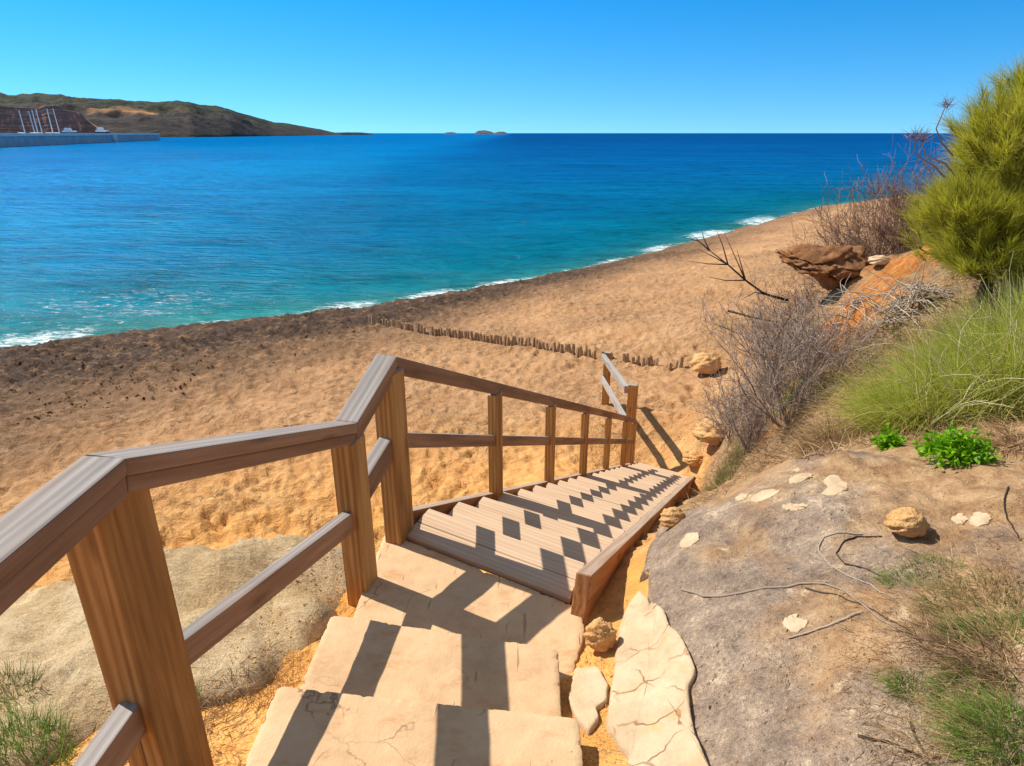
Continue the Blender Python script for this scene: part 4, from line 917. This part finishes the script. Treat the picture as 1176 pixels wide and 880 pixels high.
c = cast(918, 446); tuft('small_bush', (c.x, c.y), .16, .14, 900, .26, .007, M['fresh'], 'small green bush among the grey dead shrubs', 'bush', droop=.2, spread=1.0)
c = cast(845, 530); tuft('grass_clump', (c.x, c.y), .4, .4, 2600, .32, .006, M['dull'], 'dull green grass patch on the bank beside the stair end', droop=.5)

# grass on the near right rock and at the left edge
for (u, v, rx, ry, n, L, mat, lab) in ((1060, 660, .13, .07, 520, .07, 'fresh', 'thin green grass patch below the round boulder'), (1135, 690, .19, .14, 1100, .08, 'dull', 'green and dry grass patch at the right edge below the boulder'),
                                      (1150, 725, .14, .07, 700, .08, 'fresh', 'darker green grass along the brown litter at the right edge'), (1040, 790, .03, .035, 240, .08, 'fresh', 'small lone green tuft low on the grey rock'),
                                      (1120, 795, .09, .07, 520, .08, 'fresh', 'thin green tuft right of the lone tuft'), (1155, 850, .09, .09, 1000, .12, 'fresh', 'bright green grass tuft in the bottom right corner'),
                                      (10, 860, .18, .12, 1000, .14, 'fresh', 'green grass tuft at the bottom left behind the railing'), (2, 800, .12, .1, 400, .12, 'dull', 'thin green grass at the left edge of the pale rock'),
                                      (217, 803, .04, .035, 200, .08, 'fresh', 'little green tuft behind the nearest railing post')):
    c = cast(u, v); tuft('grass_tuft', (c.x, c.y), rx, ry, n, L, .003, M[mat], lab, droop=.6, spread=.8, wind=(-.4, .2, 0), group='grass tufts on the rocks')
# dry litter nobody could count
def scatter(name, px_poly, n, L, W, mat, label, up=.35, droop=.5, wind=(0, 0, 0), dens=None):
    uv = np.array(px_poly, float); lo, hi = uv.min(0), uv.max(0); P = []
    a, b = uv, np.roll(uv, -1, 0)
    while len(P) < n:
        q = lo + rng.random(2) * (hi - lo)
        c_ = ((a[:, 1] > q[1]) != (b[:, 1] > q[1])) & (q[0] < (b[:, 0] - a[:, 0]) * (q[1] - a[:, 1]) / (b[:, 1] - a[:, 1] + 1e-9) + a[:, 0])
        if c_.sum() % 2 == 0: continue
        if dens is not None and rng.random() > dens(q): continue
        P.append(cast(*q)[:])
    P = np.array(P); D = rng.normal(size=(n, 3)); D[:, 2] = np.abs(rng.normal(size=n)) * up + .05
    D += np.array(wind)
    o = blades(name, P - (0, 0, .01), D, rng.uniform(.5, 1.3, n) * L, W * rng.uniform(.6, 1.3, n), droop * .4, M[mat], None, 3); tag(o, label, None, None, 'stuff')
scatter('dry_grass', [(790, 590), (850, 555), (900, 530), (960, 520), (1010, 512), (1060, 505), (1176, 520), (1176, 480), (980, 470), (940, 430), (880, 470), (820, 530)], 9000, .16, .0045, 'straw', 'dry straw lying over the bank behind the grey rock')
scatter('dry_litter', [(800, 560), (850, 440), (880, 350), (940, 370), (1060, 370), (1060, 420), (980, 480), (900, 530)], 6500, .2, .006, 'litter', 'brown dead grass covering the bank')
gpt = lambda q: np.clip((q[0] - 930) / 200, .0, 1) ** 1.3 * np.clip((q[1] - 600) / 80, .15, 1)
scatter('dry_grass', [(930, 640), (1010, 600), (1176, 560), (1176, 880), (1000, 880), (960, 760)], 8000, .075, .0024, 'straw', 'short dry grass thinning out over the right rock', .35, .5, (-.5, .4, 0), gpt)
scatter('dry_litter', [(1040, 720), (1120, 715), (1176, 745), (1176, 790), (1100, 770)], 1500, .1, .003, 'litter', 'brown matted litter between the green patches on the right rock', .3, .5, (-.5, .4, 0))
scatter('dry_twigs', [(215, 800), (250, 770), (310, 740), (345, 760), (330, 800), (280, 850), (225, 840)], 800, .09, .003, 'straw', 'dry twigs and straw in the hollow left of the steps', .5, .6)

def gravel(name, P, size, mat, label):
    n = len(P); V0 = np.array([(1, 0, 0), (-1, 0, 0), (0, 1, 0), (0, -1, 0), (0, 0, 1), (0, 0, -1)], float); F0 = np.array([(0, 2, 4), (2, 1, 4), (1, 3, 4), (3, 0, 4), (2, 0, 5), (1, 2, 5), (3, 1, 5), (0, 3, 5)])
    V = V0[None] * (1 + .35 * rng.normal(size=(n, 6, 1))); a = rng.random(n) * 6.28; c_, s_ = np.cos(a), np.sin(a)
    V = np.stack([V[..., 0] * c_[:, None] - V[..., 1] * s_[:, None], V[..., 0] * s_[:, None] + V[..., 1] * c_[:, None], V[..., 2] * .6], -1) * (size * rng.lognormal(0, .45, n))[:, None, None] + P[:, None, :]
    o = from_arrays(name, V.reshape(-1, 3), (F0[None] + (np.arange(n) * 6)[:, None, None]).reshape(-1, 3), M[mat], False); tag(o, label, None, None, 'stuff')
def in_px(poly, n):
    uv = np.array(poly, float); lo, hi = uv.min(0), uv.max(0); a, b = uv, np.roll(uv, -1, 0); P = []
    while len(P) < n:
        q = lo + rng.random(2) * (hi - lo)
        if (((a[:, 1] > q[1]) != (b[:, 1] > q[1])) & (q[0] < (b[:, 0] - a[:, 0]) * (q[1] - a[:, 1]) / (b[:, 1] - a[:, 1] + 1e-9) + a[:, 0])).sum() % 2: P.append(cast(*q)[:])
    return np.array(P)
gravel('gravel', np.concatenate([in_px([(640, 690), (760, 590), (790, 600), (720, 690), (700, 880), (640, 880)], 450), in_px([(230, 860), (300, 760), (400, 690), (420, 660), (400, 620), (330, 640), (240, 800)], 350)]), .0045, 'sandstone', 'loose gravel on the earth beside the stone steps')
gravel('gravel', in_px([(700, 880), (740, 660), (900, 540), (1176, 540), (1176, 880)], 1300), .004, 'grey_rock', 'grit lying on the right rock')
gravel('gravel', in_px([(0, 410), (200, 384), (420, 360), (480, 352), (430, 385), (200, 455), (0, 490)], 700), .03, 'stake_', 'dark pebbles and weed scattered along the tide line')
gravel('gravel', in_px([(760, 470), (700, 420), (780, 400), (840, 380), (840, 470), (800, 540)], 500), .018, 'sandstone', 'small stones on the sand below the bank')
# roots and dry stems lying on the right rock
def root(pxs, label, mat, r=.006):
    polys = []
    for px in pxs:
        pts = resample(np.array([cast(u, v)[:] for u, v in px]), 26, 0, False); z = np.array([drop(x, y) for x, y in pts[:, :2]])
        pts[:, 2] = z + r * .7; polys.append((pts, r, r * .5))
    o = tubes('dry_root', polys, M[mat], None, 7); tag(o, label, 'root')
root([[(783, 678), (805, 685), (830, 686), (880, 676), (920, 671), (950, 671), (972, 680), (990, 695), (1010, 712), (1040, 728)], [(990, 704), (960, 716), (930, 727), (905, 734)]], 'long pale root forking across the middle of the grey rock', 'twig_pale', .0055)
root([[(990, 614), (965, 612), (945, 618), (939, 630), (950, 648), (970, 660), (1000, 672), (1030, 688)]], 'pale curled root looping below the round boulder', 'twig_pale', .0042)
root([[(1012, 617), (985, 616), (968, 623), (960, 636), (970, 648), (995, 654), (1018, 664)]], 'dark curled stem inside the pale looped root', 'twig_dark', .004)
root([[(1158, 560), (1153, 575), (1156, 595), (1170, 620)]], 'thin dark stem at the right edge of the rock', 'twig_dark', .004)
root([[(985, 846), (1020, 853), (1050, 866), (1085, 890)], [(1045, 830), (1052, 850), (1066, 872)]], 'dark forked stem at the bottom of the right rock', 'twig_dark', .0045)
root([[(925, 676), (965, 685), (1000, 700), (1030, 716)]], 'thin dark stem just under the long forking root', 'twig_dark', .0035)

# ------------------------------------------------------------------ light
SUN_AZ, SUN_EL = math.atan2(-.878, .478), R(46)
w = bpy.data.worlds.new('World'); sc.world = w; w.use_nodes = True; nt = w.node_tree
bg = nt.nodes['Background']; sky = nt.nodes.new('ShaderNodeTexSky'); sky.sky_type = 'NISHITA'; sky.sun_disc = False
sky.sun_elevation = SUN_EL; sky.sun_rotation = SUN_AZ; sky.air_density = 1.0; sky.dust_density = 0; sky.ozone_density = 1.0; sky.altitude = 10
# clear dark blue sky: read the sky texture a little higher up (no haze at the horizon), deepen its blue low down
tc = nt.nodes.new('ShaderNodeTexCoord'); ma = nt.nodes.new('ShaderNodeVectorMath'); ma.operation = 'ADD'; ma.inputs[1].default_value = (0, 0, .10)
nt.links.new(tc.outputs['Generated'], ma.inputs[0]); nt.links.new(ma.outputs[0], sky.inputs[0])
tn = nt.nodes.new('ShaderNodeMix'); tn.data_type = 'RGBA'; tn.blend_type = 'MULTIPLY'; tn.inputs[0].default_value = 1; tn.inputs[7].default_value = (.90, 1.15, 1.36, 1); nt.links.new(sky.outputs[0], tn.inputs[6])
hs_ = nt.nodes.new('ShaderNodeHueSaturation'); hs_.inputs['Saturation'].default_value = 1.33
nt.links.new(tn.outputs[2], hs_.inputs['Color'])
sx_ = nt.nodes.new('ShaderNodeSeparateXYZ'); nt.links.new(tc.outputs['Generated'], sx_.inputs[0]); mr = nt.nodes.new('ShaderNodeMapRange'); mr.interpolation_type = 'SMOOTHSTEP'
mr.inputs['From Min'].default_value = .26; mr.inputs['From Max'].default_value = .55; nt.links.new(sx_.outputs[2], mr.inputs['Value'])
h2 = nt.nodes.new('ShaderNodeHueSaturation'); h2.inputs['Saturation'].default_value = .42; h2.inputs['Value'].default_value = 1.15; nt.links.new(sky.outputs[0], h2.inputs['Color'])  # unseen upper sky made paler, added so the shadow fill is less blue
mz = nt.nodes.new('ShaderNodeMix'); mz.data_type = 'RGBA'; nt.links.new(mr.outputs[0], mz.inputs[0]); nt.links.new(hs_.outputs[0], mz.inputs[6]); nt.links.new(h2.outputs[0], mz.inputs[7])
nt.links.new(mz.outputs[2], bg.inputs[0]); bg.inputs[1].default_value = .08
sl = bpy.data.lights.new('sun', 'SUN'); sl.energy = 4.0; sl.angle = R(.5); sl.color = (1, .93, .82); so = bpy.data.objects.new('sun', sl); col.objects.link(so)
dv = Vector((math.sin(SUN_AZ) * math.cos(SUN_EL), math.cos(SUN_AZ) * math.cos(SUN_EL), math.sin(SUN_EL)))
so.rotation_euler = (-dv).to_track_quat('-Z', 'Y').to_euler()
vs = sc.view_settings; vs.view_transform = 'Standard'; vs.look = 'None'; vs.exposure = .66; vs.gamma = 1; vs.use_curve_mapping = False
